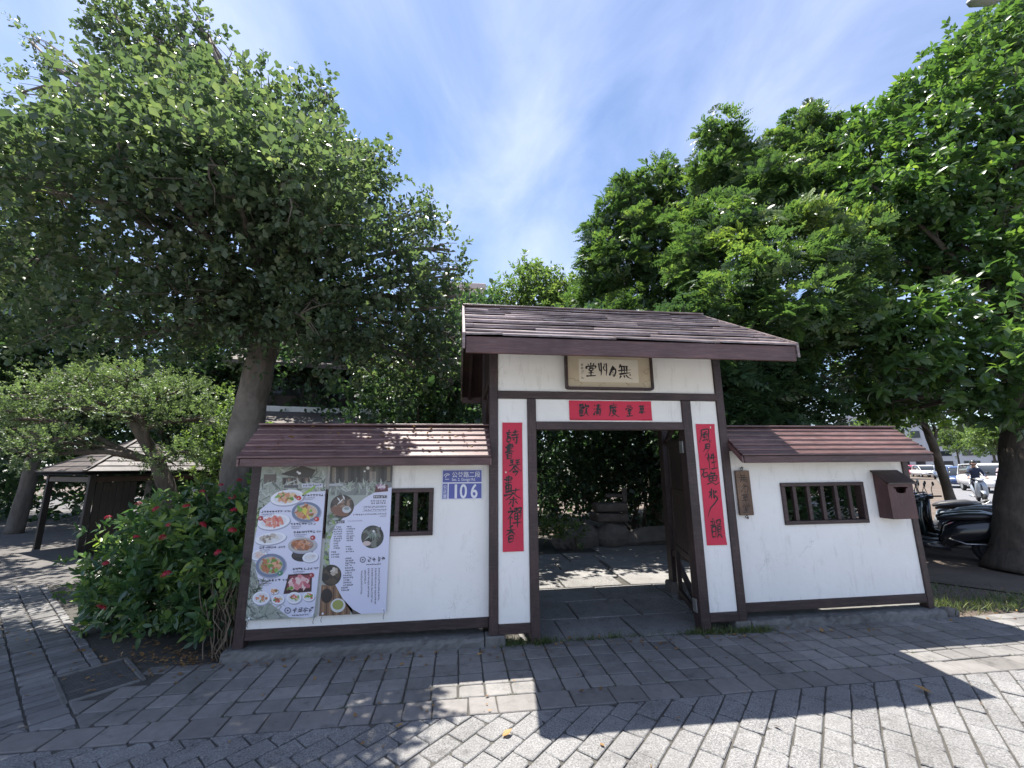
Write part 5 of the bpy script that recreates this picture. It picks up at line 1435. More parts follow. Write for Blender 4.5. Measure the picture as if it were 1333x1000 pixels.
tree('feather_leaf_tree', 'tall tree of feathery compound leaves with bright young tips behind the letter box wall', 'feathery trees behind the gate', (8.0, 9.6, -0.05),
     [(8.0, 9.6, -0.1), (8.0, 9.6, 1.5), (7.9, 9.5, 4.0), (8.2, 9.5, 7.0), (8.4, 9.6, 9.6)], [0.24, 0.2, 0.17, 0.13, 0.06], MID_LOBES, PR_PI, 62, (0.25, 0.40), L_PINN, BARK_D, 321, 0.06, 5, young=0.3, tone_mu=0.36, upward=0.6)
crown('young_shoots', bpy.data.objects['feather_leaf_tree'], [(x - 8.0, y - 9.6, z + .05, r, q) for (x, y, z, r, q) in FRONDS], PR_PI, 70, (0.24, 0.38), L_PINN, 327, tone_mu=0.9, tone_sd=.15, upward=1.1, outward=.5, rnd=.3)
BACK_LOBES = [(6.84, 11.5, 11.36, 0.6, 1), (6.23, 11.5, 10.5, 0.9, 1), (7.07, 11.5, 10.23, 0.8, 1), (5.3, 11.5, 10.48, 0.6, 1), (4.98, 11.5, 9.56, 0.78, 1), (4.31, 11.5, 8.97, 0.6, 1), (5.59, 11.0, 8.62, 1.05, 1), (6.82, 11.0, 8.32, 0.95, 1), (4.14, 11.5, 8.03, 0.7, 1), (4.54, 11.0, 7.54, 0.95, 1), (5.71, 11.0, 6.99, 1.1, 1), (6.6, 10.5, 6.44, 0.95, 1), (3.96, 11.5, 6.75, 0.9, 1)]
BACK_LOBES = [(x, y, z, r * 0.86, q) for (x, y, z, r, q) in BACK_LOBES]
tree('feather_leaf_tree', 'tall dark feathery tree rising behind the middle of the gate roof', 'feathery trees behind the gate', (5.6, 11.6, -0.05),
     [(5.6, 11.6, -0.1), (5.6, 11.6, 2), (5.5, 11.5, 5), (5.7, 11.4, 7.5), (5.8, 11.4, 9.5)], [0.22, 0.18, 0.15, 0.11, 0.05], BACK_LOBES + [(4.6, 10.6, 5.2, 1.2, 1), (6.2, 10.4, 4.8, 1.3, 1)], PR_PI, 50, (0.27, 0.42), L_PINN, BARK_D, 331, 0.06, 5, young=0.15, tone_mu=0.35, upward=0.6)
SMALL_LOBES = [(2.69, 15.0, 8.83, 0.73, 1), (3.45, 15.0, 8.45, 0.73, 1), (1.92, 15.0, 8.06, 0.6, 1), (4.21, 15.0, 8.16, 0.67, 1), (4.75, 14.5, 8.23, 0.59, 1), (2.97, 15.0, 7.72, 1.2, 1), (4.49, 15.0, 7.15, 1.2, 1), (1.21, 15.5, 7.85, 0.61, 1), (0.61, 15.5, 7.34, 0.75, 1), (1.67, 15.5, 7.06, 0.91, 1)]
tree('light_green_tree', 'pale green tree whose top just shows over the left of the gate ridge', None, (3.4, 15.2, -0.05),
     [(3.4, 15.2, -0.1), (3.4, 15.2, 3), (3.3, 15.1, 6), (3.3, 15.0, 8.4)], [0.18, 0.15, 0.1, 0.04], SMALL_LOBES, PR_PT, 60, (0.34, 0.5), L_SMALL, BARK, 341, 0.05, 5, young=0.2, tone_mu=0.55, upward=0.9)

PINE_LOBES = [(-6.6, 7.5, 2.77, 0.56, 0.35), (-6.7, 7.2, 2.43, 0.47, 0.35), (-6.34, 7.8, 3.09, 0.72, 0.35), (-5.65, 7.8, 3.23, 0.67, 0.35), (-5.58, 7.2, 2.61, 0.54, 0.35), (-5.95, 7.0, 2.07, 0.46, 0.4), (-6.13, 6.8, 1.89, 0.38, 0.4), (-4.97, 7.4, 2.78, 0.5, 0.35), (-4.64, 7.6, 2.94, 0.52, 0.4), (-4.23, 7.3, 2.45, 0.44, 0.4), (-4.4, 7.0, 1.78, 0.35, 0.5), (-4.1, 7.0, 1.89, 0.33, 0.5), (-4.88, 7.0, 2.47, 0.41, 0.3), (-7.2, 7.6, 2.6, 0.6, 0.35), (-7.3, 7.2, 2.1, 0.5, 0.4)]
tree('layered_tree', 'small layered garden tree with pale leaves in flat tiers over the pavilion', None, (-4.6, 7.5, -0.05),
     [(-4.45, 7.5, -0.08), (-4.5, 7.5, 0.8), (-4.62, 7.5, 1.35), (-4.9, 7.5, 1.9), (-5.2, 7.5, 2.3), (-5.6, 7.5, 2.7)], [0.16, 0.13, 0.12, 0.10, 0.08, 0.05], PINE_LOBES, PR_SM, 400, (0.12, 0.18), L_PINE, BARK_D, 351, 0.05, 7, outward=0.8, upward=0.35, rnd=0.25, tone_mu=0.5, young=0.3)

# planting behind the walls and round the court
def shrub(name, label, group, base, lobes, protos, per, scale, lmat, seed, stems=7, cat='shrub', **kw):
    t_ = empty(name, base); tag(t_, label, cat, group)
    b = Vector(base); rel = [(x - b.x, y - b.y, z - b.z, r, s) for (x, y, z, r, s) in lobes]
    rng = random.Random(seed); mb = MB()
    for k in range(stems):
        l = rng.choice(rel); e = (l[0] + rng.uniform(-.5, .5) * l[3], l[1] + rng.uniform(-.5, .5) * l[3], l[2] + rng.uniform(-.3, .7) * l[3])
        mb.tube(curve_pts((rng.uniform(-.15, .15), rng.uniform(-.12, .12), 0), e, 5, 0.08, rng, 0.06), [0.03, 0.025, 0.02, 0.015, 0.012, 0.006], 5, cap=False)
    mb.build('stems', BARK_D, t_, smooth=True)
    P, nf = crown('foliage', t_, rel, protos, per, scale, lmat, seed + 1, **kw)
    print(name, nf)
    return t_
shrub('understory_tree', 'dark feathery understory growth rising just behind the letter box wall', 'planting behind the walls', (5.2, 7.0, -0.05),
      [(4.3, 7.0, 2.2, 0.8, 1), (5.2, 7.2, 2.6, 0.9, 1), (6.1, 7.0, 2.3, 0.8, 1), (4.6, 7.2, 3.3, 0.8, 1), (5.7, 7.3, 3.5, 0.9, 1), (6.7, 7.4, 3.0, 0.8, 1), (5.0, 6.8, 1.4, 0.9, 1), (6.3, 6.8, 1.2, 0.8, 1), (4.2, 7.4, 4.2, .7, 1)],
      PR_PI, 40, (0.28, 0.42), L_BACK, 401, 9, tone_mu=0.34, upward=0.5)
shrub('evergreen_shrub', 'dense dark evergreen between the spreading tree and the gate', 'planting behind the walls', (-0.9, 8.2, -0.05),
      [(-1.1, 8.0, 2.2, 0.9, 1), (-0.3, 7.6, 2.6, 0.8, 1), (-0.2, 8.0, 3.6, 0.9, 1), (-0.9, 8.4, 3.2, 1.0, 1), (0.0, 7.4, 1.4, 0.8, 1), (-0.9, 7.8, 1.1, 0.9, 1), (0.3, 8.4, 4.4, 0.8, 1), (-0.5, 8.2, 4.6, 0.6, 1)],
      PR_OB, 60, (0.3, 0.42), L_BACK, 411, 9, tone_mu=0.38)
shrub('light_shrub', 'sunlit yellow green shrub behind the roof end beside the thick trunk', 'planting behind the walls', (-4.4, 8.8, -0.05),
      [(-4.7, 8.8, 2.1, 0.5, 1), (-4.4, 8.7, 1.6, 0.5, 1), (-4.25, 8.6, 2.4, 0.4, 1), (-4.6, 8.9, 2.8, 0.4, 1), (-4.4, 8.5, 1.0, 0.6, 1)],
      PR_SM, 130, (0.22, 0.32), L_SMALL, 421, 7, tone_mu=0.55)
shrub('court_shrub', 'leafy shrub catching the sun just inside the gateway on the left', 'planting in the court', (1.1, 9.6, -0.05),
      [(1.3, 9.4, 0.9, 0.6, 1), (0.9, 9.8, 1.7, 0.8, 1), (1.6, 9.9, 1.9, 0.7, 1), (1.2, 10.0, 2.8, 0.8, 1), (2.1, 9.9, 1.0, 0.5, 1), (0.5, 9.3, 1.2, 0.7, 1), (2.2, 10.2, 2.9, .8, 1)],
      PR_OB, 60, (0.3, 0.4), L_BACK, 431, 8, tone_mu=0.25)
shrub('court_shrub', 'dark evergreen shrub behind the stacked stones in the court', 'planting in the court', (4.4, 10.2, -0.05),
      [(4.6, 10.2, 1.0, 0.9, 1), (4.0, 10.5, 2.0, 1.0, 1), (5.2, 10.4, 2.2, 1.0, 1), (3.2, 10.8, 1.6, 1.0, 1), (3.4, 10.8, 3.0, 1.0, 1), (4.6, 10.8, 3.3, 1.0, 1), (5.9, 10.0, 1.4, 1.0, 1), (2.6, 10.9, 0.8, 0.7, 1)],
      PR_OB, 50, (0.32, 0.44), L_BACK, 441, 8, tone_mu=0.08, tone_sd=.15)
tree('court_tree', 'tree shading the court behind the gate with its crown below the gate ridge', None, (0.2, 9.2, -0.05), [(0.2, 9.2, -.1), (0.3, 9.2, 1.5), (0.8, 9.2, 3.0), (1.5, 9.3, 4.2)], [.14, .12, .1, .06],
     [(1.2, 8.9, 4.3, .7, .7), (2.2, 9.0, 4.4, .75, .7), (3.2, 9.1, 4.4, .75, .7), (4.1, 9.4, 4.3, .8, .7), (1.7, 9.8, 4.6, .8, .7), (2.8, 10.0, 4.6, .8, .7), (3.8, 10.2, 4.6, .8, .7), (0.6, 9.4, 4.0, .7, .8), (2.0, 8.6, 3.9, .5, .7), (3.4, 8.5, 4.0, .5, .7), (0.9, 8.3, 3.8, .5, .7), (1.7, 8.1, 3.7, .5, .7), (2.6, 8.0, 3.7, .5, .7), (3.5, 8.0, 3.7, .5, .7), (4.3, 8.4, 3.8, .6, .7), (2.5, 8.5, 4.5, .6, .7)], PR_OB, 110, (.28, .38), L_BACK, BARK_D, 447, .05, 5, tone_mu=.4)
shrub('court_grass_clump', 'tuft of strappy green leaves at the stones inside the gateway', 'planting in the court', (2.3, 8.7, -0.02),
      [(2.3, 8.7, 0.18, 0.28, 1), (1.9, 8.8, 0.2, 0.3, 1)], PR_PT, 160, (0.22, 0.32), L_SMALL, 451, 4, cat='plant', tone_mu=0.5, upward=1.2)

# the wood closing the view
rngw = random.Random(77)
wl = []
for i in range(30):
    x = -26 + i * 1.5 + rngw.uniform(-.6, .6)
    if x > 10.5: continue
    for z in (0.9, 2.4, 4.0):
        if -6.5 < x < -1.2 and z > 1.0: continue
        wl.append((x, 14.5 + rngw.uniform(-1.2, 1.2) + (3.5 if x < -9 else 0), z + rngw.uniform(-.4, .4), rngw.uniform(1.2, 1.6), 1))
for i in range(8):
    for z in (1.0, 2.6, 4.4, 6.2):
        wl.append((9.5 + i * 1.2 , 12.8 + i * 1.25 + rngw.uniform(-.6, .6), z, rngw.uniform(1.2, 1.6), 1)) if i < 4 or z > 4 else None
wl = [w for w in wl if w]
ww = empty('background_wood', (0, 14, -0.05)); tag(ww, 'dense dark belt of trees closing the view behind the court', 'trees', kind='stuff')
crown('foliage', ww, [(x, y - 14, z + .05, r, s) for (x, y, z, r, s) in wl], PR_FAR, 10, (0.6, 0.9), L_BACK, 461, tone_mu=0.36, shell=1.6)
# dark tree mass over the pavilion at the left
lt = []
rngl = random.Random(5)
for i in range(12):
    for z in (3.4, 4.8, 6.2):
        lt.append((-14.5 + i * 1.0 + rngl.uniform(-.5, .5), 14.2 + rngl.uniform(-.8, 1.0), z + rngl.uniform(-.4, .4), rngl.uniform(0.9, 1.3), 1))
tree('garden_tree', 'deep green garden tree standing behind the pavilion at far left', None, (-9.5, 14.8, -0.05),
     [(-9.5, 14.8, -.1), (-9.5, 14.8, 2), (-9.3, 14.6, 3.6), (-9.2, 14.4, 5.6)], [0.24, 0.2, 0.16, 0.08], lt, PR_FAR, 24, (0.4, 0.6), L_BACK, BARK_D, 471, 0.06, 4, tone_mu=0.38)
tree('shade_tree', 'tall tree at the far left edge whose crown shades the side path', None, (-12.2, 9.8, -0.05), [(-12.2, 9.8, -.1), (-12.1, 9.8, 2), (-11.6, 9.9, 4), (-11, 10, 5.4)], [.14, .12, .1, .06],
     [(-9.2, 9.6, 5.2, 1.0, .8), (-10.2, 10.2, 5.6, 1.1, .8), (-11.2, 9.6, 5.4, 1.1, .8), (-9.8, 8.8, 5.0, .9, .8), (-10.9, 8.6, 4.8, 1.0, .8), (-8.4, 9.2, 5.6, .8, .8), (-8.6, 8.4, 5.2, .7, .8), (-12, 10.5, 5.2, 1.2, .8)], PR_OB, 45, (.36, .5), L_BACK, BARK_D, 477, .06, 4, tone_mu=.4)
tree('slender_tree', 'slender grey trunk at the far left edge of the side path', None, (-11.6, 13.6, -0.05), [(-11.9, 13.4, -.1), (-11.8, 13.4, 1.2), (-11.7, 13.3, 3.2), (-11.6, 13.3, 4.6)], [0.2, 0.17, 0.14, 0.08],
     [(-12.0, 13.4, 5.0, 1.2, 1), (-13.0, 13.6, 4.2, 1.2, 1), (-10.9, 13.6, 5.2, 1.0, 1)], PR_OB, 24, (0.42, 0.55), L_BACK, BARK, 481, 0.06, 4, tone_mu=0.45)

# flowering shrub by the wall end
IX = [(-2.85, 5.35, 0.75, 0.62, 1), (-2.35, 5.05, 0.85, 0.45, 1), (-3.45, 5.6, 0.6, 0.6, 1), (-3.85, 5.8, 0.4, 0.5, 1), (-2.7, 4.95, 0.45, 0.5, 1), (-3.2, 5.25, 0.45, 0.55, 1), (-2.25, 4.75, 0.5, 0.38, 1), (-2.6, 5.5, 1.05, 0.42, 1), (-2.3, 5.3, 1.15, 0.3, 1), (-3.3, 5.8, 0.95, 0.4, 1), (-2.4, 4.7, 0.22, 0.3, 1), (-3.6, 5.5, 0.3, 0.45, 1), (-2.9, 5.6, 1.15, 0.35, 1), (-3.9, 5.9, 0.75, 0.4, 1), (-2.15, 4.75, 0.95, 0.3, 1), (-2.5, 4.66, .16, .24, 1), (-2.9, 4.85, .18, .28, 1), (-3.35, 5.1, .18, .28, 1), (-2.2, 4.62, .25, .2, 1), (-2.08, 4.55, .5, .2, 1), (-2.05, 4.5, .75, .18, 1), (-3.7, 5.4, .2, .3, 1), (-2.35, 4.5, .1, .18, 1), (-2.55, 5.6, 1.42, .16, 1), (-3.05, 5.5, 1.38, .16, 1), (-2.2, 5.0, 1.32, .15, 1), (-3.6, 5.9, 1.2, .18, 1)]
sh = shrub('flowering_shrub', 'rounded glossy shrub dotted with red flower heads at the wall end', None, (-2.8, 5.3, -0.03), IX, PR_IX, 125, (0.15, 0.26), L_IXORA, 501, 14, tone_mu=0.52, tone_sd=0.28, upward=0.45)
fl = np_rng(7)
def flower_head():
    V = []; Q = []; T = []
    petal, pq = leaf_kite(0.34, 0.6, 0.0)
    n = 46; off = 0; AV = []; AF = []; AT = []
    for k in range(n):
        a = k * 2.4; c = 1 - 0.75 * (k + .5) / n; s = math.sqrt(max(0, 1 - c * c))
        d = np.array([s * math.cos(a), s * math.sin(a), c]) 
        p = d * np.array([0.055, 0.055, 0.052]) + fl.normal(0, .004, 3)
        t1 = np.cross(d, [0.3, 0.2, 1]); t1 /= np.linalg.norm(t1); t2 = np.cross(d, t1)
        dirs = np.array([t1, t2, -t1, -t2]) + fl.normal(0, .2, (4, 3))
        W, F = place(petal, pq, np.tile(p, (4, 1)), frames(dirs, np.tile(d, (4, 1))), np.full(4, 0.0155))
        AV.append(W); AF.append(F + off); off += len(W); AT.append(np.full(len(W), fl.uniform(0.1, 0.9)))
    me = np_mesh('flower_head', np.concatenate(AV), np.concatenate(AF), PETAL, np.concatenate(AT), None)
    return me
proto = flower_head()
FP = [(-2.35, 4.95, 1.52), (-2.79, 5.11, 1.4), (-2.8, 4.88, 1.26), (-2.34, 4.82, 1.35), (-2.18, 4.55, 1.24), (-2.49, 4.62, 1.1), (-2.11, 4.42, 1.07), (-2.86, 4.68, 0.99), (-2.85, 4.73, 1.1), (-3.7, 5.55, 1.25), (-3.09, 4.9, 1.24), (-4.0, 5.55, 1.10), (-3.35, 4.72, 0.76), (-2.62, 4.42, 0.7), (-3.27, 4.62, 0.39), (-2.2, 4.41, 0.88), (-3.13, 4.74, 0.99), (-2.55, 5.0, 1.47)]
for k, p in enumerate(FP):
    o = proto if k == 0 else proto.copy()
    if k: COL.objects.link(o)
    o.parent = sh; o.location = (p[0] + 2.8, p[1] - 5.3, p[2] + 0.03)
    o.rotation_euler = (fl.uniform(-.7, .3) + 0.4, fl.uniform(-.4, .4), fl.uniform(0, 6)); s_ = fl.uniform(0.45, 0.8); o.scale = (s_, s_, s_)
# dry vine tangle at the post
m = MB(); rv = random.Random(8)
for k in range(24):
    x = rv.uniform(-2.2, -1.97); y = rv.uniform(4.32, 4.6)
    pts = [(x, y, 0)]
    for j in range(6):
        q = pts[-1]; pts.append((q[0] + rv.uniform(-.07, .06), q[1] + rv.uniform(-.05, .05), q[2] + rv.uniform(0.05, 0.15)))
    m.tube(pts, [0.006, 0.005, 0.005, 0.004, 0.004, 0.003, 0.002], 4, cap=False)
o = m.build('dry_vine', plain('dry_stem', (0.17, 0.13, 0.09), 0.85, 0.3, 12, bs=0.2), smooth=True); tag(o, 'tangle of dry vine stems against the left wall post', 'vine')

# grass and litter
def scatter_blades(name, label, spots, n, h, seed, mat=L_GRASS):
    rng = np_rng(seed); V = []; Q = []; T = []
    P = np.array([spots[i] for i in rng.integers(0, len(spots), n)], float)
    pos = np.stack([P[:, 0] + rng.normal(0, 1, n) * P[:, 2], P[:, 1] + rng.normal(0, 1, n) * P[:, 3], np.full(n, -0.01)], 1)
    bl = np.array([(0, -0.045, 0), (0, 0.045, 0), (0.55, 0.035, 0.0), (0.55, -0.035, 0.0), (1.0, 0.004, -0.12), (1.0, -0.004, -0.12)], float)
    bq = np.array([(0, 1, 2, 3), (3, 2, 4, 5)])
    d = rng.normal(0, 0.55, (n, 3)); d[:, 2] = rng.uniform(0.5, 1.2, n)
    W, F = place(bl, bq, pos, frames(d, rng.normal(0, 1, (n, 3))), rng.uniform(h[0], h[1], n))
    o = np_mesh(name, W, F, mat, np.repeat(rng.uniform(0.1, 1, n), 6)); tag(o, label, 'grass', kind='stuff')
    return o
scatter_blades('grass', 'tufts of grass along the foot of the gate', [(2.62, 4.26, .14, .03), (2.85, 4.25, .12, .03), (3.05, 4.24, .08, .025), (0.6, 4.31, .09, .03), (0.82, 4.28, .06, .02), (2.4, 4.28, .12, .02), (1.4, 4.29, .3, .012), (0.45, 4.3, .04, .03)], 1900, (0.025, 0.09), 601)
scatter_blades('weeds', 'tiny weeds growing in the joints of the paving', [(rgw[0], rgw[1], .04, .004) for rgw in [(0.03 + .2 * k, r) for k in range(-10, 25, 2) for r in (3.43, 3.61, 3.79, 3.975, 4.16)]] + [(1.3, 4.88, .3, .006), (2.2, 4.88, .3, .006), (1.35, 5.2, .005, .15), (1.82, 4.6, .005, .15), (1.0, 4.25, 2.5, .02)], 1300, (0.012, 0.035), 603)
scatter_blades('lawn', 'rough grass on the bare soil right of the wall', [(5.75, 4.7, .25, .16), (6.4, 4.55, .3, .12), (6.0, 5.3, .4, .2), (7.0, 4.7, .5, .12), (5.6, 5.0, .1, .3)], 2400, (0.03, 0.10), 602)
rl = np_rng(9)
nL = 900
sp = [(-2.5, 4.3, .35, .22), (-2.9, 4.6, .3, .3), (-1.0, 4.18, 1.0, .04), (0.8, 4.1, 1.6, .12), (0.5, 3.3, 2.5, .6), (3, 4.15, 1.2, .06), (-4.5, 5, 1.2, 1.0), (-2.2, 4.35, .2, .1), (6.5, 5.0, 1, .5), (-2.5, 4.5, .3, .12), (-2.7, 4.62, .3, .12), (-3.2, 4.95, .3, .15), (-2.3, 4.4, .25, .06), (-3.8, 5.4, .4, .3)]
P = np.array([sp[i] for i in rl.integers(0, len(sp), nL)])
pos = np.stack([P[:, 0] + rl.normal(0, 1, nL) * P[:, 2], P[:, 1] + rl.normal(0, 1, nL) * P[:, 3], np.full(nL, 0.008)], 1)
V_, Q_ = leaf_fine(0.26, 0.08, -0.15)
ro = rl.random(nL) < 0.16
ry_ = rl.uniform(4.12, 4.44, nL); pos[ro, 0] = rl.uniform(-1.9, 0.2, nL)[ro]; pos[ro, 1] = ry_[ro]; pos[ro, 2] = (1.738 + (ry_ - 4.085) / 0.39 * 0.33 + 0.030)[ro]
d = rl.normal(0, 1, (nL, 3)); d[:, 2] *= 0.12
W, F = place(V_, Q_, pos, frames(d, np.array([[0, 0, 1.0]]) + rl.normal(0, .25, (nL, 3))), rl.uniform(0.02, 0.05, nL))
o = np_mesh('leaf_litter', W, F, L_LITTER, np.repeat(rl.uniform(0, .8, nL), len(V_))); tag(o, 'dry fallen leaves scattered over the paving', 'leaves', kind='stuff')
for k, (x, y, s, rz, lab) in enumerate(((0.30, 2.93, 0.075, 0.5, 'orange fallen leaf on the granite paving left of the gate shadow'), (3.44, 2.98, 0.10, 2.2, 'brown fallen leaf lying in the corner of the gate roof shadow'), (3.62, 4.10, 0.07, 1.0, 'yellow fallen leaf at the foot of the plinth'))):
    W, F = place(*leaf_fine(0.3, 0.1, -0.2), np.array([[0, 0, 0.0]]), frames(np.array([[math.cos(rz), math.sin(rz), 0.05]]), np.array([[0, 0, 1.0]])), np.array([s]))
    o = np_mesh('fallen_leaf', W, F, L_LITTER, np.full(len(W), 0.8)); o.location = (x, y, 0.012); tag(o, lab, 'leaf', 'single fallen leaves')
# ------------------------------------------------------------------ stones in the court
def rock(mb, c, r, seed, flat=0.0):
    rng = random.Random(seed); b = MB(); b.ball((0, 0, 0), (1, 1, 1), 14, 9)
    ph = [rng.uniform(0, 6) for _ in range(6)]
    v = []
    for p in b.v:
        q = Vector(p)
        for k in range(7):
            n = Vector((math.cos(ph[k % 6] * 3 + k), math.sin(ph[k % 6] * 2 + k * 1.7), math.sin(k * 2.3 + ph[0]))).normalized()
            dd = q.dot(n) - (0.68 + 0.04 * k)
            if dd > 0: q -= n * dd
        q *= 1 + 0.05 * math.sin(5 * q.x + ph[1]) + 0.05 * math.sin(6 * q.y + ph[2])
        v.append((c[0] + q.x * r[0], c[1] + q.y * r[1], c[2] + q.z * r[2]))
    mb.add(v, b.f)
def rock_thing(name, label, c, r, seed, rz=0, group='stones in the court', mat=ROCK):
    m = MB(); rock(m, (0, 0, 0), r, seed); o = m.build(name, mat); o.location = c; o.rotation_euler = (0, 0, rz); tag(o, label, 'stone', group); return o
rock_thing('base_stone', 'rough upright stone carrying the stacked slabs in the court', (3.25, 8.9, 0.22), (0.36, 0.3, 0.34), 3)
for k, (z, w, lab) in enumerate(((0.56, 0.36, 'lower squared stone slab on the upright stone'), (0.76, 0.33, 'upper squared stone slab on the upright stone'))):
    m = MB(); m.box(-w, w, -0.22, 0.22, -0.085, 0.085, 0.03); o = m.build('stone_slab', W_GREY); o.location = (3.2 + 0.03 * k, 8.88, z + 0.02); o.rotation_euler = (0, 0.03 - 0.05 * k, 0.15 - .2 * k); tag(o, lab, 'stone', 'stones in the court')
m = MB(); m.box(-0.05, 0.05, -0.03, 0.03, 0, 0.55, 0.01); m.box(-0.42, -0.05, -0.03, 0.03, 0.34, 0.42, 0.01); o = m.build('wooden_marker', W_GREY); o.location = (3.55, 8.85, 0.63); o.rotation_euler = (0, 0.03, 0); tag(o, 'short upright grey plank leaning on the stacked slabs', 'plank')
rock_thing('long_stone', 'long low log shaped stone right of the stacked slabs', (4.25, 8.95, 0.13), (0.85, 0.26, 0.24), 6, 0.05)
rock_thing('long_stone', 'sloping long stone left of the stacked slabs', (2.55, 8.95, 0.16), (0.62, 0.28, 0.3), 8, 0.3)
rock_thing('flat_stone', 'flat stone lying low at the right of the court', (5.2, 8.7, 0.04), (0.45, 0.3, 0.12), 10)
rock_thing('edge_stone', 'small boulder beside the lower end of the right wall', (5.5, 4.42, -0.01), (0.10, 0.08, 0.07), 12, 0, None)

# ------------------------------------------------------------------ pavilion
PV = empty('pavilion', (-7.55, 11.0, -0.02), rad(55.6)); tag(PV, 'low timber pavilion with striped hipped roof beyond the shrub', 'pavilion')
hs = 1.26; ez, az = 1.62, 2.36
m = MB(); m.add([(-hs, -hs, ez - .05), (hs, -hs, ez - .05), (hs, hs, ez - .05), (-hs, hs, ez - .05), (0, 0, az - .05)], [(0, 1, 4), (1, 2, 4), (2, 3, 4), (3, 0, 4), (3, 2, 1, 0)])
W_PSHADE = wood('pavilion_shade_wood', (0.014, 0.011, 0.010), (0.03, 0.023, 0.02), 0.6, 0.15, (14, 14, 1.2))  # near-black tone puts the pavilion's deep shade into the wood colour
pr = m.build('roof', W_PSHADE, PV)
W_PAV = wood('pavilion_board', (0.055, 0.046, 0.043), (0.13, 0.108, 0.104), 0.5, 0.2, (2, 2, 2))
for s in range(4):
    a = s * math.pi / 2; ca, sa = math.cos(a), math.sin(a)
    for c in range(7):
        t0, t1 = c / 7, min(1, (c + 1.25) / 7)
        h0, h1 = hs * (1 - t0), hs * (1 - t1); z0, z1 = ez + (az - ez) * t0, ez + (az - ez) * t1
        q = [(-h0, -h0 - .005, z0 + .012), (h0, -h0 - .005, z0 + .012), (h1, -h1, z1 + .001), (-h1, -h1, z1 + .001), (-h0, -h0 - .005, z0 + .032), (h0, -h0 - .005, z0 + .032), (h1, -h1, z1 + .01), (-h1, -h1, z1 + .01)]
        q = [(x * ca - y * sa, x * sa + y * ca, z) for (x, y, z) in q]
        MB().hexa(q).build('roof_board', W_PAV, pr)
    e0 = Vector((-hs, -hs, ez + .03)); e1 = Vector((0, 0, az + .03))
    e0 = Vector((e0.x * ca - e0.y * sa, e0.x * sa + e0.y * ca, e0.z))
    MB().bar(e0, e1, 0.06, 0.04).build('hip_cap', W_PAV, pr)
    px_, py_ = -hs + .2, -hs + .2
    x_, y_ = px_ * ca - py_ * sa, px_ * sa + py_ * ca
    bx('post', W_PSHADE, PV, x_ - .05, x_ + .05, y_ - .05, y_ + .05, 0, ez - .05)
    b0 = Vector((px_ * ca - py_ * sa, px_ * sa + py_ * ca, ez - .14)); b1 = Vector((-px_ * ca - py_ * sa, -px_ * sa + py_ * ca, ez - .14))
    MB().bar(b0, b1, 0.07, 0.1).build('beam', W_DOOR, PV)
for k in range(6):
    bx('wall_board', W_PSHADE, PV, -hs + .27 + k * .11, -hs + .375 + k * .11, -hs + .17, -hs + .2, 0.0, ez - .2, 0.003)
for x in (0.1, 0.6):
    bx('bench_leg', W_GREY, PV, x, x + .07, 0.3, 0.6, 0, 0.4)
bx('bench_seat', W_GREY, PV, 0.0, 1.1, 0.25, 0.65, 0.40, 0.45)
# white railing seen under the pavilion roof
t = empty('white_railing', (-8.2, 14.5, -0.02)); tag(t, 'white painted railing seen through the pavilion', 'railing')
WHITE = plain('white_paint', (0.72, 0.72, 0.7), 0.5, 0.08, 4, bs=0.1)
for k in range(4):
    bx('post', WHITE, t, k * .6, k * .6 + .1, 0, .1, 0, 1.0)
bx('top_rail', WHITE, t, -.05, 1.95, -.02, .12, 1.0, 1.12); bx('low_rail', WHITE, t, -.05, 1.95, .02, .08, .25, .35)

# ------------------------------------------------------------------ house and far buildings
H = empty('tea_house', (-4.2, 15.0, 0), rad(12)); tag(H, 'dark timber house with a white parapet band glimpsed behind the spreading tree', 'house')
bx('wall', W_GREY, H, -2.6, 3.4, -1.0, 3.5, 0, 3.55, 0.02)
bx('parapet', PLASTER, H, -2.8, 3.6, -1.5, -1.02, 3.25, 3.5, 0.02)
GREYMET = plain('grey_sheet_metal', (0.3, 0.32, 0.34), 0.45, 0.15, 3, metal=0.3, bs=0.1)
MB().hexa([(-2.9, -3.0, 2.75), (2.6, -3.0, 2.75), (2.6, -1.52, 3.25), (-2.9, -1.52, 3.25), (-2.9, -3.0, 2.83), (2.6, -3.0, 2.83), (2.6, -1.52, 3.33), (-2.9, -1.52, 3.33)]).build('lower_roof', W_GREY, H)
bx('upper_storey', W_DOOR, H, -2.3, 3.2, -0.7, 3.2, 3.56, 4.75, 0.02)
for k in range(5):
    bx('upper_post', W_GREY, H, -2.2 + k * 1.3, -2.1 + k * 1.3, -.76, -.7, 3.76, 4.75)
    bx('window', GLASSD, H, -1.9 + k * 1.3, -1.1 + k * 1.3, -.73, -.705, 3.95, 4.6, 0.002)
m = MB()
m.hexa([(-3.1, -1.7, 4.7), (3.9, -1.7, 4.7), (3.9, 1.2, 6.1), (-3.1, 1.2, 6.1), (-3.1, -1.7, 4.82), (3.9, -1.7, 4.82), (3.9, 1.2, 6.22), (-3.1, 1.2, 6.22)])
m.hexa([(-3.1, 4.1, 4.7), (3.9, 4.1, 4.7), (3.9, 1.2, 6.1), (-3.1, 1.2, 6.1), (-3.1, 4.1, 4.82), (3.9, 4.1, 4.82), (3.9, 1.2, 6.22), (-3.1, 1.2, 6.22)])
m.build('roof', W_GREY, H)
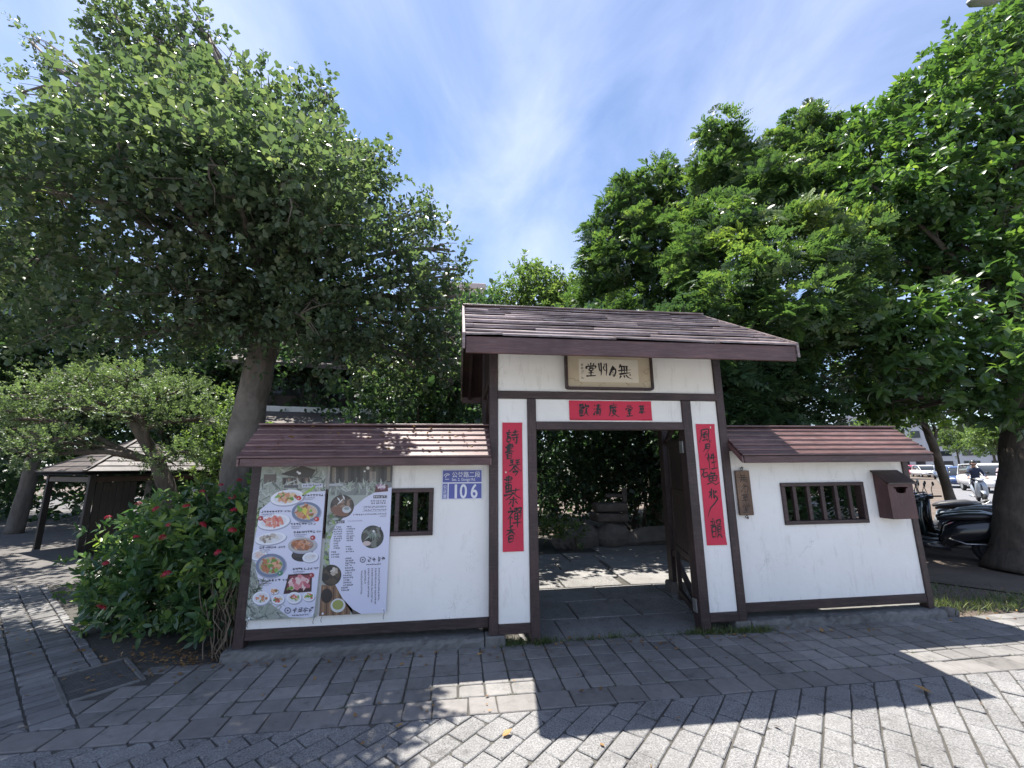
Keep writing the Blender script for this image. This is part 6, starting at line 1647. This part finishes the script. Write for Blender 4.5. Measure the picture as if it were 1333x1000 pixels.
def block(label, loc, w, d, h, mat, floors, bays, seed=0, rz=0, group='far town buildings'):
    t_ = empty('apartment_building', loc, rz); tag(t_, label, 'building', group)
    bx('wall', mat, t_, -w / 2, w / 2, 0, d, 0, h, 0.05)
    bx('parapet', mat, t_, -w / 2 - .2, w / 2 + .2, -.2, d + .2, h + .003, h + .9, 0.05)
    wd = MB().box(-w / bays * .3, w / bays * .3, -.06, -.003, 0, h / floors * .5, .01).mesh('window', GLASSD)
    sd = MB().box(-w / bays * .34, w / bays * .34, -.16, -.003, -.12, 0, .01).mesh('sill', mat)
    for i in range(floors):
        for j in range(bays):
            o = link('window', wd, t_); o.location = (-w / 2 + w / bays * (j + .5), 0, h / floors * (i + .3))
            q = link('sill', sd, o)
    return t_
PINKB = plain('pale_pink_render', (0.52, 0.44, 0.41), 0.8, 0.06, .3, bs=0.05)
PALEB = plain('pale_grey_render', (0.5, 0.51, 0.52), 0.8, 0.08, .3, bs=0.05)
CREAMB = plain('cream_render', (0.55, 0.5, 0.42), 0.8, 0.08, .3, bs=0.05)
block('pale pinkish apartment block whose top shows left of the gate roof', (0.6, 60, 0), 6, 10, 28.5, PINKB, 9, 3)
block('pale grey apartment block glimpsed through the spreading tree', (-15.5, 42, 0), 8, 10, 15.5, PALEB, 6, 4)
for k, (a, c, w, h, mt, lab) in enumerate(((118, -8, 16, 13, PALEB, 'grey town building at the far end of the street'), (96, 24, 14, 9, CREAMB, 'cream town building on the far side of the street'), (150, 6, 30, 11, PALEB, 'wide pale building closing the street'), (70, 22, 10, 6, PALEB, 'low pale shop building across the street'))):
    q = R0 + RD * a + RN * c
    block(lab, (q.x, q.y, -0.07), w, 10, h, mt, 4, 6, 0, math.atan2(RD.y, RD.x) - math.pi / 2)

# ------------------------------------------------------------------ scooters
def wheel(parent, x, z, R, name='wheel', w=0.05):
    e = empty(name, (x, 0, z)); e.parent = parent
    MB().torus((0, 0, 0), R - w, w, 1, 22, 8).build('tyre', RUBBER, e, smooth=True)
    m = MB(); m.disc((0, 0, 0), R - w * 1.6, 0.03, 1, 16); m.disc((0, 0, 0), 0.05, 0.1, 1, 10); m.build('rim', DARKMET, e)
    return e
def scooter(label, loc, rz, paint, group, seatm=BLACK, cat='scooter'):
    t_ = empty('scooter', loc, rz); tag(t_, label, cat, group)
    wheel(t_, 0.62, 0.24, 0.24); wheel(t_, -0.60, 0.24, 0.24)
    b = MB(); b.loft([(-0.92, 0.05, 0.62, 0.70), (-0.82, 0.14, 0.50, 0.76), (-0.55, 0.19, 0.36, 0.76), (-0.25, 0.19, 0.30, 0.70), (-0.08, 0.17, 0.22, 0.60), (0.0, 0.15, 0.18, 0.40)], 14, 3); b.build('rear_body', paint, t_, smooth=True)
    b = MB(); b.loft([(-0.1, 0.15, 0.17, 0.31), (0.15, 0.16, 0.19, 0.29), (0.34, 0.15, 0.20, 0.33)], 12, 4); b.build('floor_board', BLACK, t_, smooth=True)
    # leg shield: sections in z, turned upright
    b = MB(); b.loft([(0.24, 0.15, -.44, -.34), (0.4, 0.2, -.46, -.36), (0.62, 0.2, -.50, -.36), (0.82, 0.17, -.48, -.34), (0.94, 0.12, -.44, -.33)], 14, 3)
    b.v = [(-z, y, x) for (x, y, z) in b.v]; b.build('leg_shield', paint, t_, smooth=True)
    b = MB(); b.loft([(0.40, 0.05, 0.36, 0.44), (0.55, 0.085, 0.47, 0.53), (0.66, 0.08, 0.46, 0.52), (0.80, 0.05, 0.36, 0.42)], 10, 2.5); b.build('front_mudguard', paint, t_, smooth=True)
    b = MB(); b.loft([(-0.82, 0.09, 0.74, 0.80), (-0.6, 0.15, 0.73, 0.86), (-0.35, 0.16, 0.71, 0.84), (-0.1, 0.14, 0.70, 0.79), (0.0, 0.07, 0.68, 0.74)], 14, 3); b.build('seat', seatm, t_, smooth=True)
    b = MB(); b.tube([(-0.78, -.14, .72), (-.95, -.13, .84), (-1.0, 0, .86), (-.95, .13, .84), (-0.78, .14, .72)], .014, 6); b.build('grab_rail', STEEL, t_, smooth=True)
    b = MB(); b.tube([(0.62, 0, .26), (0.5, 0, .6), (0.40, 0, 1.0)], [.035, .035, .03], 8); b.build('fork', DARKMET, t_, smooth=True)
    b = MB(); b.loft([(0.28, .07, .95, 1.03), (0.38, .14, .93, 1.07), (0.50, .11, .92, 1.04), (0.54, .05, .94, 1.0)], 12, 2.6); b.build('headset', paint, t_, smooth=True)
    b = MB(); b.tube([(0.20, -.33, 1.03), (0.36, -.15, 1.01), (0.40, 0, 1.0), (0.36, .15, 1.01), (0.20, .33, 1.03)], .016, 7); b.build('handlebar', BLACK, t_, smooth=True)
    for s in (-1, 1):
        m_ = MB(); m_.tube([(0.3, .2 * s, 1.02), (0.32, .26 * s, 1.16), (0.3, .29 * s, 1.24)], .007, 5); m_.ball((0.29, .31 * s, 1.28), (.016, .07, .045), 12, 8); m_.build('mirror', BLACK, t_, smooth=True)
    b = MB(); b.ball((0.545, 0, .985), (.025, .085, .045), 12, 8); b.build('headlight', SIGNWHITE, t_, smooth=True)
    b = MB(); b.ball((-0.915, 0, .68), (.03, .10, .04), 12, 8); b.build('tail_light', plain('tail_light_red' + str(len(MATS)), (0.3, 0.02, 0.02), .2, .05, 4, bs=0), t_, smooth=True)
    b = MB(); b.box(-1.0, -.985, -.1, .1, .45, .6, .004); b.build('number_plate', SIGNWHITE, t_)
    b = MB(); b.loft([(-.85, .04, .2, .3), (-.4, .055, .19, .3), (-.1, .03, .2, .26)], 10, 2.4); b.v = [(x, y - .2, z) for (x, y, z) in b.v]; b.build('exhaust', STEEL, t_, smooth=True)
    b = MB(); b.tube([(-.75, .2, .36), (-.3, .205, .33), (-.1, .19, .40)], .012, 6); b.build('trim_strip', STEEL, t_, smooth=True)
    return t_
PA_BLACK = plain('black_paint', (0.014, 0.015, 0.018), 0.22, 0.1, 3, bs=0, coat=0.5)
PA_GREEN = plain('dark_green_paint', (0.016, 0.03, 0.03), 0.25, 0.1, 3, bs=0, coat=0.5)
PA_BLUE = plain('blue_grey_paint', (0.06, 0.09, 0.14), 0.25, 0.1, 3, bs=0, coat=0.5)
PA_WHITE = plain('white_car_paint', (0.7, 0.7, 0.7), 0.25, 0.03, 3, bs=0, coat=0.5)
PA_SILV = plain('silver_paint', (0.35, 0.38, 0.42), 0.28, 0.05, 3, metal=0.4, bs=0)
PA_CARB = plain('blue_car_paint', (0.04, 0.07, 0.16), 0.25, 0.05, 3, bs=0, coat=0.5)
PA_RED = plain('pink_red_paint', (0.5, 0.06, 0.12), 0.28, 0.05, 3, bs=0, coat=0.5)
SEAT_G = plain('grey_seat_vinyl', (0.05, 0.05, 0.055), 0.5, 0.2, 8, bs=0.1); SEAT_B = plain('brown_seat_vinyl', (0.05, 0.035, 0.028), 0.5, 0.2, 8, bs=0.1)
SR = math.atan2(-RN.y, -RN.x)
for k, (x, y, pt, lab) in enumerate(((8.8, 6.75, PA_BLACK, 'nearest black scooter parked between the wall end and the big trunk'), (9.25, 7.1, PA_BLACK, 'black scooter parked second from the wall end'), (9.75, 7.55, PA_GREEN, 'dark green scooter parked third from the wall end'), (10.3, 7.95, PA_BLACK, 'black scooter parked fourth from the wall end'), (10.85, 8.4, PA_BLUE, 'blue grey scooter parked fifth from the wall end'), (11.5, 8.9, PA_SILV, 'silver scooter parked farthest along the row'))):
    rk = random.Random(k + 3); of = rk.uniform(-.28, .22)
    s_ = scooter(lab, (x + RN.x * of, y + RN.y * of, -0.06), SR + rk.uniform(-.3, .3), pt, 'scooters parked beside the wall', [BLACK, BLACK, SEAT_G, BLACK, SEAT_B, SEAT_G][k])

# ------------------------------------------------------------------ cars
def car(label, a, c, heading, paint, L=4.5, W_=1.8, Hh=1.48, suv=False, group='cars in the street', name='car'):
    q = R0 + RD * a + RN * c
    t_ = empty(name, (q.x, q.y, -0.07), heading); tag(t_, label, 'car', group)
    hw = W_ / 2; zb = 0.22 if not suv else 0.28; zw = Hh * 0.6
    f, r = L / 2, -L / 2
    b = MB(); b.loft([(r, hw * .8, zb + .15, zw - .1), (r + .15, hw * .95, zb + .05, zw), (r + .8, hw, zb, zw + .02), (0, hw, zb, zw), (f - 1.1, hw, zb, zw - .02), (f - .35, hw * .96, zb + .02, zw - .14), (f - .05, hw * .84, zb + .08, zw - .26), (f, hw * .7, zb + .14, zw - .34)], 20, 5)
    b.build('body', paint, t_, smooth=True)
    rt = Hh - .05; back = r + (.25 if suv else .75)
    g = MB(); g.loft([(back - .2, hw * .8, zw - .08, zw + .02), (back + .25, hw * .84, zw - .08, rt - .06), (0, hw * .86, zw - .08, rt - .01), (f - 1.75, hw * .84, zw - .08, rt - .05), (f - 1.0, hw * .8, zw - .08, zw + .02)], 16, 6)
    g.build('glasshouse', GLASSD, t_, smooth=True)
    g = MB(); g.loft([(back + .15, hw * .7, rt - .09, rt - .05), (back + .35, hw * .8, rt - .07, rt + .02), (0, hw * .82, rt - .05, rt + .05), (f - 1.9, hw * .8, rt - .07, rt + .02), (f - 1.7, hw * .7, rt - .09, rt - .05)], 16, 4)
    g.build('roof', paint, t_, smooth=True)
    for s in (-1, 1):
        for (x0, x1) in ((f - 1.05, f - 1.8), (.05, .05), (back - .1, back + .3)):
            MB().bar((x0, s * hw * .83, zw - .02), (x1, s * hw * .80, rt - .03), .07, .05, (0, 1, 0)).build('pillar', paint, t_)
        m_ = MB(); m_.ball((f - 1.25, s * (hw + .08), zw + .06), (.06, .1, .07), 10, 6); m_.build('wing_mirror', paint, t_, smooth=True)
        m_ = MB(); m_.ball((f - .12, s * hw * .66, zw - .26), (.1, .17, .07), 10, 6); m_.build('headlight', SIGNWHITE, t_, smooth=True)
        for x in (f - .85, r + .85):
            e = empty('wheel', (x, s * (hw - .1), .32)); e.parent = t_
            MB().torus((0, 0, 0), .24, .08, 1, 20, 8).build('tyre', RUBBER, e, smooth=True)
            MB().disc((0, 0, 0), .2, .14, 1, 16).build('rim', STEEL, e)
    bx('grille', BLACK, t_, f - .04, f + .012, -hw * .45, hw * .45, zb + .2, zw - .34)
    bx('number_plate', SIGNWHITE, t_, f + .0125, f + .02, -.17, .17, zb + .12, zb + .22, .002)
    return t_
HB = math.atan2(-RD.y, -RD.x)
car('white estate car coming along the street behind the scooter riders', 20, 1.9, HB + .25, PA_WHITE, 4.7, 1.85, 1.68, True)
car('dark blue saloon car behind the white car beside the street trunk', 26.5, 1.0, HB, PA_CARB)
car('pink red car parked far down the street beyond the letter box', 60, -2.2, HB + .9, PA_RED)
car('white car parked far down the street next to the pink red one', 56, -.9, HB + .3, PA_WHITE)
car('silver car standing far down the street between the trunks', 48, .6, HB, PA_SILV)
car('white van shaped car on the far lane of the street', 40, 6.5, HB, PA_WHITE, 4.8, 1.9, 1.9, True)

# ------------------------------------------------------------------ riders
def rider(label, loc, rz, shirt, trousers, helmet, seed):
    me = bpy.data.meshes.new('person')
    V = [(-.30, 0, .86), (-.28, 0, 1.05), (-.24, 0, 1.25), (-.19, 0, 1.42), (-.16, 0, 1.52), (-.13, 0, 1.62), (-.12, 0, 1.72)]
    Rr = [.16, .15, .16, .14, .06, .085, .095]
    E = [(0, 1), (1, 2), (2, 3), (3, 4), (4, 5), (5, 6)]
    for s in (-1, 1):
        n = len(V)
        V += [(-.19, .17 * s, 1.41), (-.08, .25 * s, 1.20), (.10, .27 * s, 1.10), (.19, .29 * s, 1.06)]; Rr += [.068, .052, .042, .036]
        E += [(3, n), (n, n + 1), (n + 1, n + 2), (n + 2, n + 3)]
        for dy in (-.025, 0, .025):
            k = len(V); V += [(.235, (.29 + dy) * s, 1.05 + dy * .2), (.25, (.29 + dy) * s, 1.015)]; Rr += [.012, .010]; E += [(n + 3, k), (k, k + 1)]
        n = len(V)
        V += [(-.22, .11 * s, .84), (.12, .16 * s, .80), (.16, .13 * s, .52), (.12, .13 * s, .33), (.24, .13 * s, .30)]; Rr += [.095, .075, .056, .045, .04]
        E += [(0, n), (n, n + 1), (n + 1, n + 2), (n + 2, n + 3), (n + 3, n + 4)]
    me.from_pydata(V, E, [])
    o = link('person', me)
    bm = bmesh.new(); bm.from_mesh(me); sk = bm.verts.layers.skin.verify(); bm.verts.ensure_lookup_table()
    for v, r in zip(bm.verts, Rr): v[sk].radius = (r, r); v[sk].use_root = v.index == 0
    bm.to_mesh(me); bm.free()
    o.modifiers.new('s', 'SKIN'); ss = o.modifiers.new('u', 'SUBSURF'); ss.levels = 2; ss.render_levels = 2
    bpy.context.view_layer.update()
    body = bpy.data.meshes.new_from_object(o.evaluated_get(bpy.context.evaluated_depsgraph_get()))
    bpy.data.objects.remove(o, do_unlink=True)
    body.materials.clear()
    for mt in (shirt, trousers, SKIN, BLACK): body.materials.append(mt)
    for p in body.polygons:
        c = p.center
        p.material_index = 2 if (c.z > 1.50 or c.x > .14 and c.z > .98) else 0 if c.z > .92 else 3 if c.z < .38 else 1
    body.shade_smooth()
    o = link('person', body); o.location = loc; o.rotation_euler = (0, 0, rz); tag(o, label, 'person', 'scooter riders in the street')
    m_ = MB(); m_.ball((-.125, 0, 1.715), (.145, .13, .135), 16, 10); v = [p for p in m_.v]; m_.build('helmet', helmet, o, smooth=True)
    m_ = MB(); m_.loft([(-.02, .085, 1.63, 1.73), (.0, .08, 1.63, 1.72), (.012, .06, 1.64, 1.71)], 12, 3); m_.build('face', SKIN, o, smooth=True)
    m_ = MB(); m_.ball((.015, 0, 1.675), (.016, .012, .018), 8, 6); m_.build('nose', SKIN, o, smooth=True)
    for s in (-1, 1):
        m_ = MB(); m_.ball((.012, .032 * s, 1.70), (.006, .012, .006), 8, 5); m_.build('eye', BLACK, o, smooth=True)
    return o
NAVY = plain('navy_cloth', (0.025, 0.035, 0.07), .85, .2, 9, bs=.2); GREYC = plain('pinkish_grey_cloth', (0.36, 0.30, 0.32), .85, .2, 9, bs=.2); DARKC = plain('charcoal_cloth', (0.04, 0.04, 0.045), .85, .2, 9, bs=.2)
for k, (a, c, sh_, hl, pt, l1, l2) in enumerate(((10.2, 0.75, NAVY, BLACK, PA_SILV, 'rider in dark blue top and black helmet on silver scooter in the street', 'silver scooter ridden by the person in dark blue'), (11.6, 1.75, GREYC, PA_BLUE, PA_GREEN, 'rider in pale top and blue helmet just behind the first rider', 'dark scooter ridden by the person in the pale top'))):
    q = R0 + RD * a + RN * c
    scooter(l2, (q.x, q.y, -.07), HB + .1, pt, 'scooters ridden in the street')
    rider(l1, (q.x, q.y, -.07), HB + .1, sh_, DARKC, hl, k)

# ------------------------------------------------------------------ street trees and lamp
tree('street_tree', 'leaning street tree with dark trunk between wall end and parked cars', 'street trees', (14.3, 10.9, -.07), [(14.35, 10.8, -.1), (14.3, 10.85, .8), (14.2, 10.9, 2.0), (14.1, 11.0, 3.0), (14.1, 11.1, 4.2)], [.16, .12, .105, .09, .06],
     [(13.6, 11.0, 3.4, .8, .7), (14.6, 11.0, 3.1, .7, .6), (13.0, 11.4, 4.2, 1.0, 1), (14.2, 11.2, 4.4, 1.1, 1), (15.2, 11.4, 4.0, .9, .8), (15.0, 11.2, 2.75, .5, .5)], PR_PT, 40, (.35, .5), L_SMALL, BARK_D, 701, .05, 5, tone_mu=.45)
for k, (a, c, h, lab) in enumerate(((58, 5.6, 6.0, 'light green tree on the road median beyond the white car'), (74, 6.5, 7.0, 'second light green tree farther along the road median'), (46, -5, 6.5, 'street tree on the near side down the street'), (78, -5, 7.0, 'farthest street tree on the near side'), (100, 4.0, 8, 'farthest light green tree at the end of the street'))):
    q = R0 + RD * a + RN * c
    rt_ = random.Random(k + 50)
    lb = [(q.x + rt_.uniform(-1.4, 1.4), q.y + rt_.uniform(-1.4, 1.4), h * rt_.uniform(.55, 1.0), rt_.uniform(1.0, 1.6), .8) for _ in range(9)]
    tree('street_tree', lab, 'street trees', (q.x, q.y, -.07), [(q.x, q.y, -.1), (q.x, q.y, 1.5), (q.x + .1, q.y, h * .5), (q.x, q.y, h * .8)], [.2, .16, .13, .06], lb, PR_FAR, 12, (.7, 1.0), L_SMALL, BARK_D, 720 + 3 * k, .05, 3, tone_mu=.5)
lp = empty('street_lamp', (15.2, 5.6, -.07)); tag(lp, 'grey street lamp whose arm end shows at the top right corner', 'street lamp')
m = MB(); m.tube([(0, 0, 0), (0, 0, 5), (0, 0, 11.6)], [.11, .09, .06], 10); m.build('pole', STEEL, lp, smooth=True)
m = MB(); m.tube([(0, 0, 11.5), (-1.2, -.1, 11.75), (-4.4, -.2, 10.95)], [.05, .045, .04], 8); m.build('arm', STEEL, lp, smooth=True)
m = MB(); m.loft([(-.45, .07, -.04, .02), (-.3, .13, -.06, .05), (.2, .13, -.05, .06), (.4, .05, -.02, .04)], 12, 3); o = m.build('lamp_head', STEEL, lp, smooth=True); o.location = (-4.8, -.2, 10.85); o.rotation_euler = (0, -.2, 0)
